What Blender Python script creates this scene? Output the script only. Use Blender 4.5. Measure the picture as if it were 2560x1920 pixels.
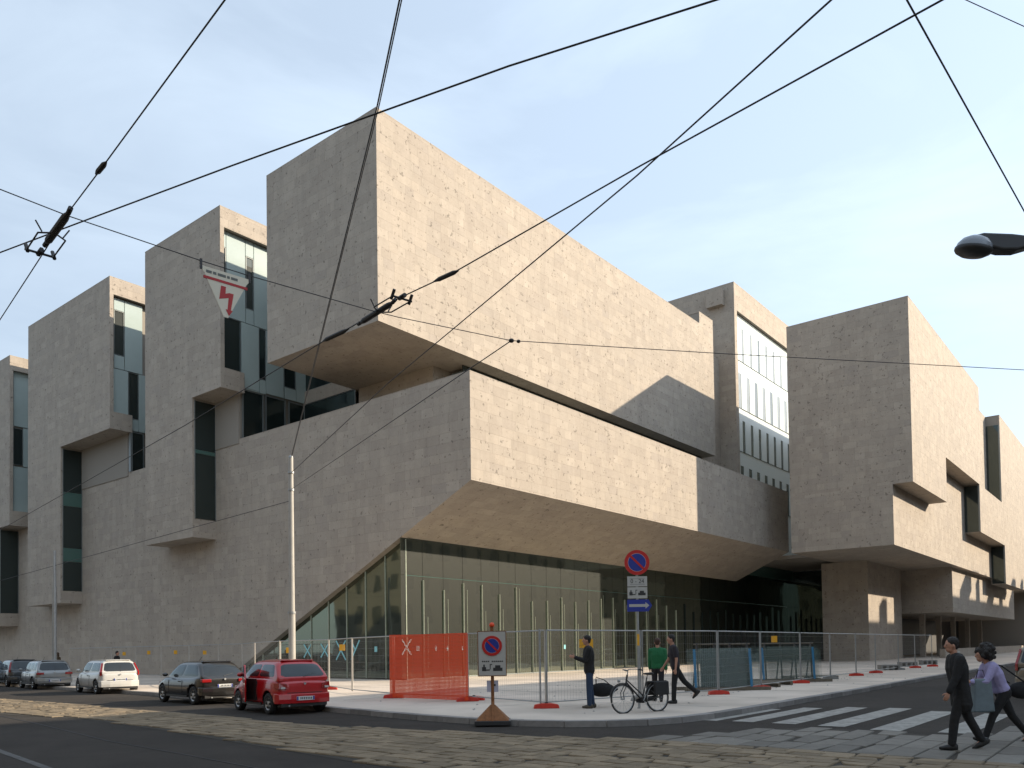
import bpy, bmesh, math, random
from math import radians as R, sin, cos, pi
from mathutils import Vector as V, Matrix
random.seed(7)
for o in list(bpy.data.objects): bpy.data.objects.remove(o)
S=bpy.context.scene; C=S.collection
# ---------------------------------------------------------------- camera
cd=bpy.data.cameras.new('camera'); cam=bpy.data.objects.new('camera',cd); C.objects.link(cam); S.camera=cam
YAW,PIT,ROL=R(38.779),R(1.5865),R(-.8175); FPX=819.12
F=V((cos(YAW)*cos(PIT),sin(YAW)*cos(PIT),sin(PIT))); r0=V((sin(YAW),-cos(YAW),0)); u0=r0.cross(F)
rr=r0*cos(ROL)+u0*sin(ROL); uu=-r0*sin(ROL)+u0*cos(ROL)
m=Matrix((rr,uu,-F)).transposed().to_4x4(); m.translation=(0,0,1.6); cam.matrix_world=m
cd.sensor_width=36; cd.lens=FPX/1024*36; cd.shift_y=(625.49-384)/1024; cd.clip_start=.1; cd.clip_end=3000
# ---------------------------------------------------------------- world, sun, exposure
SUNV=V((1,-.957,.577)).normalized()
w=bpy.data.worlds.new('World'); S.world=w; w.use_nodes=True; nt=w.node_tree; nt.nodes.clear(); N=nt.nodes.new; L=nt.links.new
out=N('ShaderNodeOutputWorld'); bg=N('ShaderNodeBackground'); bg.inputs[1].default_value=.105
sky=N('ShaderNodeTexSky'); sky.sky_type='NISHITA'; sky.sun_disc=False
sky.sun_elevation=math.asin(SUNV.z); sky.sun_rotation=math.atan2(SUNV.x,SUNV.y); sky.air_density=1.0; sky.dust_density=1.3; sky.ozone_density=1.3; sky.altitude=100
tc=N('ShaderNodeTexCoord'); mp=N('ShaderNodeMapping'); mp.inputs['Scale'].default_value=(1.5,1.5,5.5); mp.inputs['Rotation'].default_value=(.25,.12,.7)
nz=N('ShaderNodeTexNoise'); nz.inputs['Scale'].default_value=1.6; nz.inputs['Detail'].default_value=6; nz.inputs['Roughness'].default_value=.55; nz.inputs['Distortion'].default_value=.5
rp=N('ShaderNodeValToRGB'); rp.color_ramp.elements[0].position=.40; rp.color_ramp.elements[0].color=(.60,.60,.60,1); rp.color_ramp.elements[1].position=.74; rp.color_ramp.elements[1].color=(.86,.86,.86,1)
mx=N('ShaderNodeMix'); mx.data_type='RGBA'; mx.inputs['B'].default_value=(4.95,5.9,7.0,1)
L(tc.outputs['Generated'],mp.inputs[0]); L(mp.outputs[0],nz.inputs[0]); L(nz.outputs[0],rp.inputs[0]); L(rp.outputs[0],mx.inputs['Factor']); L(sky.outputs[0],mx.inputs['A'])
dt=N('ShaderNodeVectorMath'); dt.operation='DOT_PRODUCT'; dt.inputs[1].default_value=tuple(SUNV); L(tc.outputs['Generated'],dt.inputs[0])
mr=N('ShaderNodeMapRange'); mr.inputs[1].default_value=-.5; mr.inputs[2].default_value=1; mr.inputs[3].default_value=.84; mr.inputs[4].default_value=1.40; L(dt.outputs['Value'],mr.inputs[0])
sc=N('ShaderNodeVectorMath'); sc.operation='SCALE'; L(mx.outputs['Result'],sc.inputs[0]); L(mr.outputs[0],sc.inputs['Scale']); L(sc.outputs[0],bg.inputs[0]); L(bg.outputs[0],out.inputs[0])
sd=bpy.data.lights.new('sun','SUN'); sd.energy=5.0; sd.angle=R(.5); sd.color=(1,.85,.655); so=bpy.data.objects.new('sun',sd); C.objects.link(so)
so.rotation_euler=SUNV.to_track_quat('Z','Y').to_euler()
S.view_settings.view_transform='Standard'; S.view_settings.look='None'; S.view_settings.gamma=1; S.view_settings.exposure=.62; S.view_settings.use_curve_mapping=False
S.render.engine='CYCLES'
# ---------------------------------------------------------------- materials
MT={}
def mat(name,col,rough=.7,metal=0,spec=.5,noise=0,nscale=8,bump=0,bscale=40,trans=0,island=0,emit=0,coat=0):
    if name in MT: return MT[name]
    m=bpy.data.materials.new(name); m.use_nodes=True; t=m.node_tree; b=t.nodes['Principled BSDF']
    b.inputs['Base Color'].default_value=(*col,1); b.inputs['Roughness'].default_value=rough; b.inputs['Metallic'].default_value=metal; b.inputs['Specular IOR Level'].default_value=spec
    if coat: b.inputs['Coat Weight'].default_value=coat; b.inputs['Coat Roughness'].default_value=.04
    if trans: b.inputs['Alpha'].default_value=1-trans
    n=t.nodes.new; l=t.links.new; last=None
    if noise or island:
        tcx=n('ShaderNodeTexCoord'); no=n('ShaderNodeTexNoise'); no.inputs['Scale'].default_value=nscale; no.inputs['Detail'].default_value=5; no.inputs['Roughness'].default_value=.65
        l(tcx.outputs['Object'],no.inputs[0])
        mr=n('ShaderNodeMapRange'); mr.inputs[1].default_value=.25; mr.inputs[2].default_value=.75; mr.inputs[3].default_value=1-noise; mr.inputs[4].default_value=1+noise; l(no.outputs[0],mr.inputs[0]); last=mr.outputs[0]
        if name in('road_asphalt','pavement_concrete'):
            n2=n('ShaderNodeTexNoise'); n2.inputs['Scale'].default_value=.22; n2.inputs['Detail'].default_value=3; l(tcx.outputs['Object'],n2.inputs[0]); m3=n('ShaderNodeMapRange'); m3.inputs[1].default_value=.4; m3.inputs[2].default_value=.6; m3.inputs[3].default_value=.86; m3.inputs[4].default_value=1.12; l(n2.outputs[0],m3.inputs[0]); m4=n('ShaderNodeMath'); m4.operation='MULTIPLY'; l(last,m4.inputs[0]); l(m3.outputs[0],m4.inputs[1]); last=m4.outputs[0]
        if island:
            g=n('ShaderNodeNewGeometry'); oi=n('ShaderNodeObjectInfo'); a=n('ShaderNodeMath'); a.operation='ADD'; fr=n('ShaderNodeMath'); fr.operation='FRACT'
            l(g.outputs['Random Per Island'],a.inputs[0]); l(oi.outputs['Random'],a.inputs[1]); l(a.outputs[0],fr.inputs[0])
            m2=n('ShaderNodeMapRange'); m2.inputs[3].default_value=1-island; m2.inputs[4].default_value=1+island; l(fr.outputs[0],m2.inputs[0])
            mu=n('ShaderNodeMath'); mu.operation='MULTIPLY'; l(last,mu.inputs[0]); l(m2.outputs[0],mu.inputs[1]); last=mu.outputs[0]
        vm=n('ShaderNodeVectorMath'); vm.operation='SCALE'; vm.inputs[0].default_value=col; l(last,vm.inputs['Scale']); l(vm.outputs[0],b.inputs['Base Color'])
    if bump:
        tcx=n('ShaderNodeTexCoord'); no=n('ShaderNodeTexNoise'); no.inputs['Scale'].default_value=bscale; no.inputs['Detail'].default_value=4; l(tcx.outputs['Object'],no.inputs[0])
        bu=n('ShaderNodeBump'); bu.inputs['Strength'].default_value=bump; bu.inputs['Distance'].default_value=.02; l(no.outputs[0],bu.inputs['Height']); l(bu.outputs[0],b.inputs['Normal'])
    MT[name]=m; return m
def stonemat(name,col):
    m=bpy.data.materials.new(name); m.use_nodes=True; t=m.node_tree; b=t.nodes['Principled BSDF']; n=t.nodes.new; l=t.links.new
    b.inputs['Roughness'].default_value=.82; b.inputs['Specular IOR Level'].default_value=.25
    g=n('ShaderNodeNewGeometry'); oi=n('ShaderNodeObjectInfo'); a=n('ShaderNodeMath'); a.operation='ADD'; fr=n('ShaderNodeMath'); fr.operation='FRACT'
    l(g.outputs['Random Per Island'],a.inputs[0]); l(oi.outputs['Random'],a.inputs[1]); l(a.outputs[0],fr.inputs[0])
    cr=n('ShaderNodeValToRGB'); e=cr.color_ramp.elements; e[0].position=0; e[0].color=(.935,.935,.945,1); e[1].position=1; e[1].color=(1.08,1.08,1.07,1)
    for p,c in ((.12,(.94,.93,.92)),(.5,(.99,.99,.985)),(.8,(1.03,1.02,1.0)),(.94,(1.05,1.05,1.04))):
        q=e.new(p); q.color=(*c,1)
    l(fr.outputs[0],cr.inputs[0])
    def noise(sc,det,lo,hi,a0,a1,vec=(1,1,1)):
        mp=n('ShaderNodeMapping'); mp.inputs['Scale'].default_value=vec; l(g.outputs['Position'],mp.inputs[0])
        no=n('ShaderNodeTexNoise'); no.inputs['Scale'].default_value=sc; no.inputs['Detail'].default_value=det; no.inputs['Roughness'].default_value=.6; l(mp.outputs[0],no.inputs[0])
        mr=n('ShaderNodeMapRange'); mr.inputs[1].default_value=lo; mr.inputs[2].default_value=hi; mr.inputs[3].default_value=a0; mr.inputs[4].default_value=a1; l(no.outputs[0],mr.inputs[0]); return mr.outputs[0]
    f=[noise(.16,3,.3,.7,.975,1.025),noise(1.7,5,.3,.7,.95,1.05),noise(9,3,.3,.7,.95,1.05),noise(4.2,2,.635,.69,1,.58),noise(9.0,2,.68,.73,1,.58),noise(1.1,4,.35,.7,1.03,.94,(1.6,1.6,.16))]
    cur=f[0]
    for x in f[1:]:
        mu=n('ShaderNodeMath'); mu.operation='MULTIPLY'; l(cur,mu.inputs[0]); l(x,mu.inputs[1]); cur=mu.outputs[0]
    v1=n('ShaderNodeVectorMath'); v1.operation='SCALE'; l(cr.outputs[0],v1.inputs[0]); l(cur,v1.inputs['Scale'])
    v2=n('ShaderNodeVectorMath'); v2.operation='MULTIPLY'; v2.inputs[1].default_value=col; l(v1.outputs[0],v2.inputs[0]); l(v2.outputs[0],b.inputs['Base Color'])
    MT[name]=m; return m
def glassmat(name,col,rough=.03,mix=.22,tint=(.8,.95,.9),wob=.0):
    m=bpy.data.materials.new(name); m.use_nodes=True; t=m.node_tree; b=t.nodes['Principled BSDF']; n=t.nodes.new; l=t.links.new
    b.inputs['Base Color'].default_value=(*col,1); b.inputs['Roughness'].default_value=.5; b.inputs['Specular IOR Level'].default_value=.2
    gl=n('ShaderNodeBsdfGlossy'); gl.inputs['Roughness'].default_value=rough; gl.inputs['Color'].default_value=(*tint,1)
    fr=n('ShaderNodeFresnel'); fr.inputs['IOR'].default_value=1.5; ad=n('ShaderNodeMath'); ad.operation='ADD'; ad.inputs[1].default_value=mix; ad.use_clamp=True; l(fr.outputs[0],ad.inputs[0])
    ms=n('ShaderNodeMixShader'); l(ad.outputs[0],ms.inputs[0]); l(b.outputs[0],ms.inputs[1]); l(gl.outputs[0],ms.inputs[2]); l(ms.outputs[0],t.nodes['Material Output'].inputs[0])
    if wob:
        g=n('ShaderNodeNewGeometry'); no=n('ShaderNodeTexNoise'); no.inputs['Scale'].default_value=.7; no.inputs['Detail'].default_value=1; l(g.outputs['Position'],no.inputs[0])
        bu=n('ShaderNodeBump'); bu.inputs['Strength'].default_value=wob; bu.inputs['Distance'].default_value=.05; l(no.outputs[0],bu.inputs['Height']); l(bu.outputs[0],gl.inputs['Normal'])
    MT[name]=m; return m
STONE=stonemat('pale_stone',(.400,.349,.294))
JOINT=mat('stone_joint',(.29,.262,.225),.9)
GDARK=glassmat('dark_window_glass',(.010,.017,.017),.02,.03)
GWALL=glassmat('green_wall_glass',(.013,.017,.013),.03,.15,(.80,.90,.72),.12)
GFIN=mat('fin_and_reflection',(.38,.42,.34),.2,noise=.2)
GPALE=mat('frosted_glass_panel',(.40,.48,.465),.16,spec=.6,noise=.06,nscale=.6)
GSUN=mat('sunlit_window_pale',(.27,.30,.31),.15,spec=.6,noise=.15,nscale=1)  # paler window glass for the rows in sun; sunlight put into the colour
GSUN2=mat('sunlit_window_grey',(.17,.20,.21),.12,spec=.6)
GSLAT=mat('white_glass_slat',(.66,.72,.70),.2,spec=.6)
GSPAN=mat('green_spandrel',(.07,.14,.12),.15,spec=.6)
FRAME=mat('window_frame_metal',(.22,.24,.24),.45,.4)
CONC=mat('pavement_concrete',(.55,.475,.40),.95,spec=.25,noise=.10,nscale=.5,bump=.3,bscale=30)
ASPH=mat('road_asphalt',(.036,.031,.0265),.95,spec=.25,noise=.22,nscale=1.3,bump=.5,bscale=60)
KERB=mat('kerb_granite',(.21,.20,.19),.85,noise=.2,nscale=5,island=.2)
SETT=mat('granite_sett',(.195,.152,.100),.85,spec=.3,noise=.2,nscale=6,bump=.5,bscale=30,island=.24)
SETG=mat('grey_granite_slab',(.160,.148,.128),.8,spec=.3,noise=.18,nscale=5,bump=.4,bscale=25,island=.22)
SAND=mat('dark_joint_sand',(.03,.025,.018),.95,noise=.3,nscale=10)
PAINT=mat('road_paint',(.27,.26,.235),.8,noise=.45,nscale=5)
TAR=mat('tar_seam',(.02,.02,.02),.6)
STEEL=mat('galvanised_steel',(.34,.35,.35),.45,.6,noise=.12)
DSTEEL=mat('dark_steel',(.045,.047,.05),.5,.4)
POLE=mat('pole_paint',(.38,.36,.32),.55,noise=.12,nscale=3)
WIRE=mat('wire_black',(.03,.03,.032),.6)
RUB=mat('rubber_black',(.018,.018,.018),.75)
ORANGE=mat('orange_plastic',(.80,.075,.015),.5)
REDP=mat('red_plastic_foot',(.52,.035,.02),.55,noise=.15)
GREYC=mat('grey_concrete_foot',(.22,.22,.21),.9,noise=.2)
YEL=mat('yellow_tag',(.75,.38,.02),.5)
WHT=mat('white_sign',(.44,.43,.40),.5)
REDS=mat('sign_red',(.50,.012,.012),.45); BLUS=mat('sign_blue',(.012,.03,.26),.45)
BLK=mat('sign_black',(.03,.03,.03),.6)
RUST=mat('rust_brown',(.22,.09,.03),.8,noise=.35,nscale=15)
CYAN=mat('cyan_tape',(.25,.62,.68),.5)
SKIN=mat('skin',(.42,.22,.15),.6)
# ---------------------------------------------------------------- helpers
def link(o,parent=None):
    C.objects.link(o)
    if parent is not None: o.parent=parent
    return o
def tag(o,label,cat,group=None,kind=None):
    if label: o['label']=label
    if cat: o['category']=cat
    if group: o['group']=group
    if kind: o['kind']=kind
    return o
def thing(name,label,cat,loc=(0,0,0),rz=0,group=None):
    o=bpy.data.objects.new(name,None); o.empty_display_size=.2; link(o); o.location=loc; o.rotation_euler=(0,0,rz); return tag(o,label,cat,group)
def copytree(root,loc=None,rz=None,label=None):
    def cp(o,par):
        c=o.copy(); C.objects.link(c); c.parent=par
        for ch in o.children: cp(ch,c)
        return c
    r=cp(root,None)
    if loc is not None: r.location=loc
    if rz is not None: r.rotation_euler=(0,0,rz)
    if label: r['label']=label
    return r
class MB:
    def __init__(s): s.v=[]; s.f=[]; s.mi=[]; s.cur=0
    def add(s,vs,fs):
        o=len(s.v); s.v+= [tuple(a) for a in vs]; s.f+=[tuple(i+o for i in f) for f in fs]; s.mi+=[s.cur]*len(fs)
    def box(s,x0,x1,y0,y1,z0,z1):
        s.add([(x0,y0,z0),(x1,y0,z0),(x1,y1,z0),(x0,y1,z0),(x0,y0,z1),(x1,y0,z1),(x1,y1,z1),(x0,y1,z1)],[(0,3,2,1),(4,5,6,7),(0,1,5,4),(1,2,6,5),(2,3,7,6),(3,0,4,7)])
    def prism(s,poly,axis,a,b):   # poly in the two other axes
        n=len(poly)
        def P(p,t): return {'X':(t,p[0],p[1]),'Y':(p[0],t,p[1]),'Z':(p[0],p[1],t)}[axis]
        s.add([P(p,a) for p in poly]+[P(p,b) for p in poly],[tuple(range(n-1,-1,-1)),tuple(range(n,2*n))]+[(i,(i+1)%n,(i+1)%n+n,i+n) for i in range(n)])
    def tube(s,pts,r,seg=8,cap=True):
        pts=[V(p) for p in pts]; rs=r if isinstance(r,(list,tuple)) else [r]*len(pts); rings=[]
        for i,p in enumerate(pts):
            d=(pts[min(i+1,len(pts)-1)]-pts[max(i-1,0)]).normalized()
            a=d.cross(V((0,0,1))) if abs(d.z)<.95 else d.cross(V((1,0,0)))
            a.normalize(); b=d.cross(a)
            rings.append([p+(a*cos(2*pi*k/seg)+b*sin(2*pi*k/seg))*rs[i] for k in range(seg)])
        vs=[v for r_ in rings for v in r_]; fs=[]
        for i in range(len(pts)-1):
            for k in range(seg): fs.append((i*seg+k,i*seg+(k+1)%seg,(i+1)*seg+(k+1)%seg,(i+1)*seg+k))
        if cap: fs.append(tuple(range(seg-1,-1,-1))); fs.append(tuple((len(pts)-1)*seg+k for k in range(seg)))
        s.add(vs,fs)
    def lathe(s,prof,c=(0,0,0),axis='Z',seg=20):
        c=V(c); vs=[]; fs=[]
        for (r,h) in prof:
            for k in range(seg):
                a=2*pi*k/seg; q={'Z':(r*cos(a),r*sin(a),h),'Y':(r*cos(a),h,r*sin(a)),'X':(h,r*cos(a),r*sin(a))}[axis]; vs.append(c+V(q))
        for i in range(len(prof)-1):
            for k in range(seg): fs.append((i*seg+k,i*seg+(k+1)%seg,(i+1)*seg+(k+1)%seg,(i+1)*seg+k))
        s.add(vs,fs)
    def ell(s,c,r,n=10,m=8,rot=None):
        c=V(c); vs=[];fs=[]
        for i in range(m+1):
            t=pi*i/m
            for k in range(n):
                a=2*pi*k/n; q=V((r[0]*sin(t)*cos(a),r[1]*sin(t)*sin(a),r[2]*cos(t)))
                if rot: q=rot@q
                vs.append(c+q)
        for i in range(m):
            for k in range(n): fs.append((i*n+k,(i+1)*n+k,(i+1)*n+(k+1)%n,i*n+(k+1)%n))
        s.add(vs,fs)
    def build(s,name,mats,parent=None,smooth=False,fix=True):
        me=bpy.data.meshes.new(name); me.from_pydata(s.v,[],s.f)
        for m_ in (mats if isinstance(mats,(list,tuple)) else [mats]): me.materials.append(m_)
        me.polygons.foreach_set('material_index',s.mi)
        if fix:
            bm=bmesh.new(); bm.from_mesh(me); bmesh.ops.remove_doubles(bm,verts=bm.verts,dist=1e-5); bmesh.ops.recalc_face_normals(bm,faces=bm.faces); bm.to_mesh(me); bm.free()
        if smooth: me.polygons.foreach_set('use_smooth',[True]*len(me.polygons))
        me.update(); o=bpy.data.objects.new(name,me); return link(o,parent)
def B(name,m,parent,*b,**k):
    q=MB(); q.box(*b); return q.build(name,m,parent,**k)
def bev(o,wd,seg=2):
    md=o.modifiers.new('bevel','BEVEL'); md.width=wd; md.segments=seg; md.limit_method='ANGLE'; return o
def struct(o): o['kind']='structure'; return o
# ---------------------------------------------------------------- stone cladding
def clip(poly,cl):
    out=poly
    for i in range(len(cl)):
        a,b=cl[i],cl[(i+1)%len(cl)]; inp=out; out=[]
        if not inp: return []
        def side(p): return (b[0]-a[0])*(p[1]-a[1])-(b[1]-a[1])*(p[0]-a[0])
        for j in range(len(inp)):
            p,q=inp[j],inp[(j+1)%len(inp)]; sp,sq=side(p),side(q)
            if sp>=0: out.append(p)
            if (sp>=0)!=(sq>=0):
                t=sp/(sp-sq); out.append((p[0]+t*(q[0]-p[0]),p[1]+t*(q[1]-p[1])))
    return out
def area(p): return .5*sum(p[i][0]*p[(i+1)%len(p)][1]-p[(i+1)%len(p)][0]*p[i][1] for i in range(len(p)))
class Clad:
    def __init__(s): s.p=[]
    def face(s,O,U,W,Nn,polys,ch=.5,lmin=.6,lmax=1.25,seed=1,gap=.0045):
        O,U,W,Nn=V(O),V(U),V(W),V(Nn); rnd=random.Random(seed)
        us=[p[0] for q in polys for p in q]; ws=[p[1] for q in polys for p in q]
        w_=math.floor(min(ws)/ch)*ch
        while w_<max(ws):
            u_=min(us)-rnd.uniform(0,lmax)
            while u_<max(us):
                ln=rnd.uniform(lmin,lmax)
                if rnd.random()<.12: ln*=.5
                rc=[(u_+gap/2,w_+gap/2),(u_+ln-gap/2,w_+gap/2),(u_+ln-gap/2,w_+ch-gap/2),(u_+gap/2,w_+ch-gap/2)]
                for cl in polys:
                    if area(cl)<0: cl=cl[::-1]
                    q=clip(rc,cl)
                    if len(q)>2 and area(q)>.006:
                        d=rnd.uniform(-.002,.002); ft=[O+U*a+W*b+Nn*d for a,b in q]; bk=[O+U*a+W*b-Nn*.038 for a,b in q]
                        c=sum(ft,V())/len(ft); vw=c-V((0,0,1.6)); di=vw.length; cs=-(vw/di).dot(Nn)
                        sc=area(q)*cs/di**2 if cs>0 else -1
                        dd=vw.dot(F)
                        if dd<1: sc=-1
                        else:
                            px=512+FPX*vw.dot(rr)/dd; py=625.5-FPX*vw.dot(uu)/dd
                            if px<2 or px>1022 or py<0: sc=-1
                        s.p.append((sc,ft,bk))
                u_+=ln
            w_+=ch
    def finish(s,parent,mt,limit=298):
        s.p.sort(key=lambda a:-a[0]); rest=MB()
        for i,(sc,ft,bk) in enumerate(s.p):
            n=len(ft); vs=ft+bk; fs=[tuple(range(n))]+[(k,k+n,(k+1)%n+n,(k+1)%n) for k in range(n)]
            if i<limit:
                q=MB(); q.add(vs,fs); q.build('stone_panel',mt,parent,fix=False)
            else: rest.add(vs,fs)
        o=rest.build('stone_cladding',mt,parent,fix=False); o['kind']='stuff'
def rect(a,b,c,d): return [(a,c),(b,c),(b,d),(a,d)]
JIT=[0]
def core(name,parent,x0,x1,y0,y1,z0,z1,ins=.037):
    JIT[0]+=1; e=ins+(JIT[0]%17)*.0011
    return B(name,JOINT,parent,x0+e,x1-e,y0+e,y1-e,z0+(e if z0>.5 else 0),z1-.012)
def coping(parent,x0,x1,y0,y1,z,h=.05):
    return B('roof_coping',STONE,parent,x0-.004,x1+.004,y0-.004,y1+.004,z-.011,z+h)
def fX(c,X,polys,seed,**k): c.face((X,0,0),(0,1,0),(0,0,1),(-1,0,0),polys,seed=seed,**k)   # facing -X, polys (y,z)
def fY(c,Y,polys,seed,**k): c.face((0,Y,0),(1,0,0),(0,0,1),(0,-1,0),polys,seed=seed,**k)   # facing -Y, polys (x,z)
def fD(c,Z,polys,seed,**k): c.face((0,0,Z),(1,0,0),(0,1,0),(0,0,-1),polys,seed=seed,**k)   # soffit, polys (x,y)
def paneY(parent,x0,x1,z0,z1,Y,mt=None,name='window',fr=.05):
    o=B(name,mt or GDARK,parent,x0,x1,Y,Y+.03,z0,z1)
    if fr:
        q=MB(); 
        q.box(x0-fr,x0,Y-.05,Y+.03,z0-fr,z1+fr); q.box(x1,x1+fr,Y-.05,Y+.03,z0-fr,z1+fr); q.box(x0,x1,Y-.05,Y+.03,z1,z1+fr); q.box(x0,x1,Y-.05,Y+.03,z0-fr,z0); q.build('window_frame',FRAME,o)
    return o
def paneX(parent,y0,y1,z0,z1,X,mt=None,name='window',fr=.05):
    o=B(name,mt or GDARK,parent,X,X+.03,y0,y1,z0,z1)
    if fr:
        q=MB()
        q.box(X-.05,X+.03,y0-fr,y0,z0-fr,z1+fr); q.box(X-.05,X+.03,y1,y1+fr,z0-fr,z1+fr); q.box(X-.05,X+.03,y0,y1,z1,z1+fr); q.box(X-.05,X+.03,y0,y1,z0-fr,z0); q.build('window_frame',FRAME,o)
    return o
# ================================================================ GROUND
g=MB(); g.add([(-400,-400,-.128),(900,-400,-.128),(900,900,-.128),(-400,900,-.128)],[(0,1,2,3)]); struct(g.build('road',ASPH))
road=bpy.data.objects['road']
kerb=[(21,110),(18.6,60),(17.9,48),(17.0,33.2),(15.9,25.5),(14.85,18.5),(14.2,14.4),(14.1,12.6),(14.25,11.3),(14.6,10.3),(15.1,9.55),(15.8,8.95),(16.7,8.6),(18,8.42),(19.5,8.4),(23.3,8.45),(30,8.5),(41.6,8.75),(70,8.9),(200,9.4)]
pv=MB(); pv.prism([(x,y) for x,y in kerb]+[(200,110)],'Z',-.3,0)
pave=struct(pv.build('pavement',CONC)); 
kp=MB()
def along(pts,step):
    outp=[]; 
    for i in range(len(pts)-1):
        a,b=V((*pts[i],0)),V((*pts[i+1],0)); n=max(1,round((b-a).length/step))
        for k in range(n): outp.append((a+(b-a)*k/n,a+(b-a)*(k+1)/n))
    return outp
kc=0
for a,b in along(kerb[2:-1],1.1):
    d=(b-a).normalized(); nn=V((-d.y,d.x,0))
    if nn.dot(V((-1,-1,0)))<0: nn=-nn
    a2=a+d*.006; b2=b-d*.006; h=.002+random.uniform(0,.006)
    q=MB(); q.add([a2-nn*.24+V((0,0,-.2)),b2-nn*.24+V((0,0,-.2)),b2+nn*.04+V((0,0,-.2)),a2+nn*.04+V((0,0,-.2)),a2-nn*.24+V((0,0,h)),b2-nn*.24+V((0,0,h)),b2+nn*.03+V((0,0,h)),a2+nn*.03+V((0,0,h))],[(0,3,2,1),(4,5,6,7),(0,1,5,4),(1,2,6,5),(2,3,7,6),(3,0,4,7)])
    q.build('kerb_stone',KERB,pave)
# thin joints in the pavement slabs
js=MB()
for yv in (14.5,17.6,20.8,24): js.box(17.2,70,yv,yv+.02,.0005,.003)
for xv in range(20,70,4): js.box(xv,xv+.02,9.2,30,.0008,.0034)
js.build('expansion_joint',mat('joint_grey',(.30,.29,.28),.9),pave)
# cobbled strip: one bed, every stone a block
bed=[(8.0,-12),(8.24,8.87),(8.65,11.93),(9.41,17.65),(9.9,22.8),(9.4,26),(9.2,34),(9.2,60),(12.7,60),(13.2,48),(12.9,36),(12.6,27),(12.5,20.3),(12.0,17),(12.4,13),(12.69,11.55),(12.73,10.27),(13.05,8.6),(13.9,7.5),(14.8,7.17),(16.88,5.97),(17.1,4.4),(16.6,3.4),(17.6,2.6),(20.3,2.47),(23,1.2),(26,-3),(26,-12)]
q=MB(); q.add([(x,y,-.123) for x,y in bed],[tuple(range(len(bed)))]); cob=struct(q.build('cobbled_paving',SAND))
def inside(x,y,poly):
    c=False; j=len(poly)-1
    for i in range(len(poly)):
        xi,yi=poly[i]; xj,yj=poly[j]
        if (yi>y)!=(yj>y) and x<(xj-xi)*(y-yi)/(yj-yi)+xi: c=not c
        j=i
    return c
stones=[]; rnd=random.Random(3)
def blk(x0,x1,y0,y1,grey):
    cs=[(x0,y0),(x1,y0),(x1,y1),(x0,y1)]
    if not all(inside(a,b,bed) for a,b in cs): 
        if not inside((x0+x1)/2,(y0+y1)/2,bed): return
        if sum(inside(a,b,bed) for a,b in cs)<3: return
    cx,cy=(x0+x1)/2,(y0+y1)/2; vw=V((cx,cy,-1.7)); dd=vw.dot(F)
    if dd<2: return
    px=512+FPX*vw.dot(rr)/dd; py=625-FPX*vw.dot(uu)/dd
    vis=-60<px<1084 and py<800
    h=-.100+rnd.uniform(-.005,.005); e=.010; j=lambda:rnd.uniform(-.006,.006)
    bo=[(a+j(),b+j()) for a,b in cs]; ch=rnd.randrange(4)
    if rnd.random()<.5: a,b=bo[ch]; u_=rnd.uniform(.04,.10); bo[ch]=(a+(u_ if a<cx else -u_),b+(u_ if b<cy else -u_))
    top=[]
    for k,(a,b) in enumerate(bo):
        ee=e
        top.append((a+(ee if a<cx else -ee),b+(ee if b<cy else -ee),h+rnd.uniform(-.004,.004)))
    vs=[(a,b,-.135) for a,b in bo]+[(a,b,h-.016) for a,b in bo]+top
    fs=[(k,(k+1)%4,(k+1)%4+4,k+4) for k in range(4)]+[(k+4,(k+1)%4+4,(k+1)%4+8,k+8) for k in range(4)]+[(8,9,10,11)]
    sc=abs((x1-x0)*(y1-y0))/vw.length**3 if vis else -1
    stones.append((sc,vs,fs,grey))
def field(x0,x1,y0,y1,lx,ly,grey,run):
    if run=='Y':
        x=x0
        while x<x1:
            y=y0-rnd.uniform(0,ly)
            while y<y1:
                l_=ly*rnd.uniform(.75,1.25); blk(x+.006,x+lx-.006,max(y,y0)+.006,min(y+l_,y1)-.006,grey) if min(y+l_,y1)-max(y,y0)>.12 else None; y+=l_
            x+=lx
    else:
        y=y0
        while y<y1:
            x=x0-rnd.uniform(0,lx)
            while x<x1:
                l_=lx*rnd.uniform(.75,1.25); blk(max(x,x0)+.012,min(x+l_,x1)-.012,y+.012,y+ly-.012,grey) if min(x+l_,x1)-max(x,x0)>.12 else None; x+=l_
            y+=ly
field(8.0,13.4,8.2,60,.33,.46,0,'Y')
field(8.0,13.2,-4,8.2,.33,.48,0,'Y')
field(13.2,26,-8,8.2,.95,.46,1,'X')
stones.sort(key=lambda a:-a[0]); rs=[MB(),MB()]
for i,(sc,vs,fs,grey) in enumerate(stones):
    if i<298:
        q=MB(); q.add(vs,fs); q.build('paving_stone',[SETT,SETG][grey],cob,fix=False)
    else: rs[grey].add(vs,fs)
for k,r_ in enumerate(rs):
    if r_.v: r_.build('paving_setts',[SETT,SETG][k],cob,fix=False)['kind']='stuff'
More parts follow.
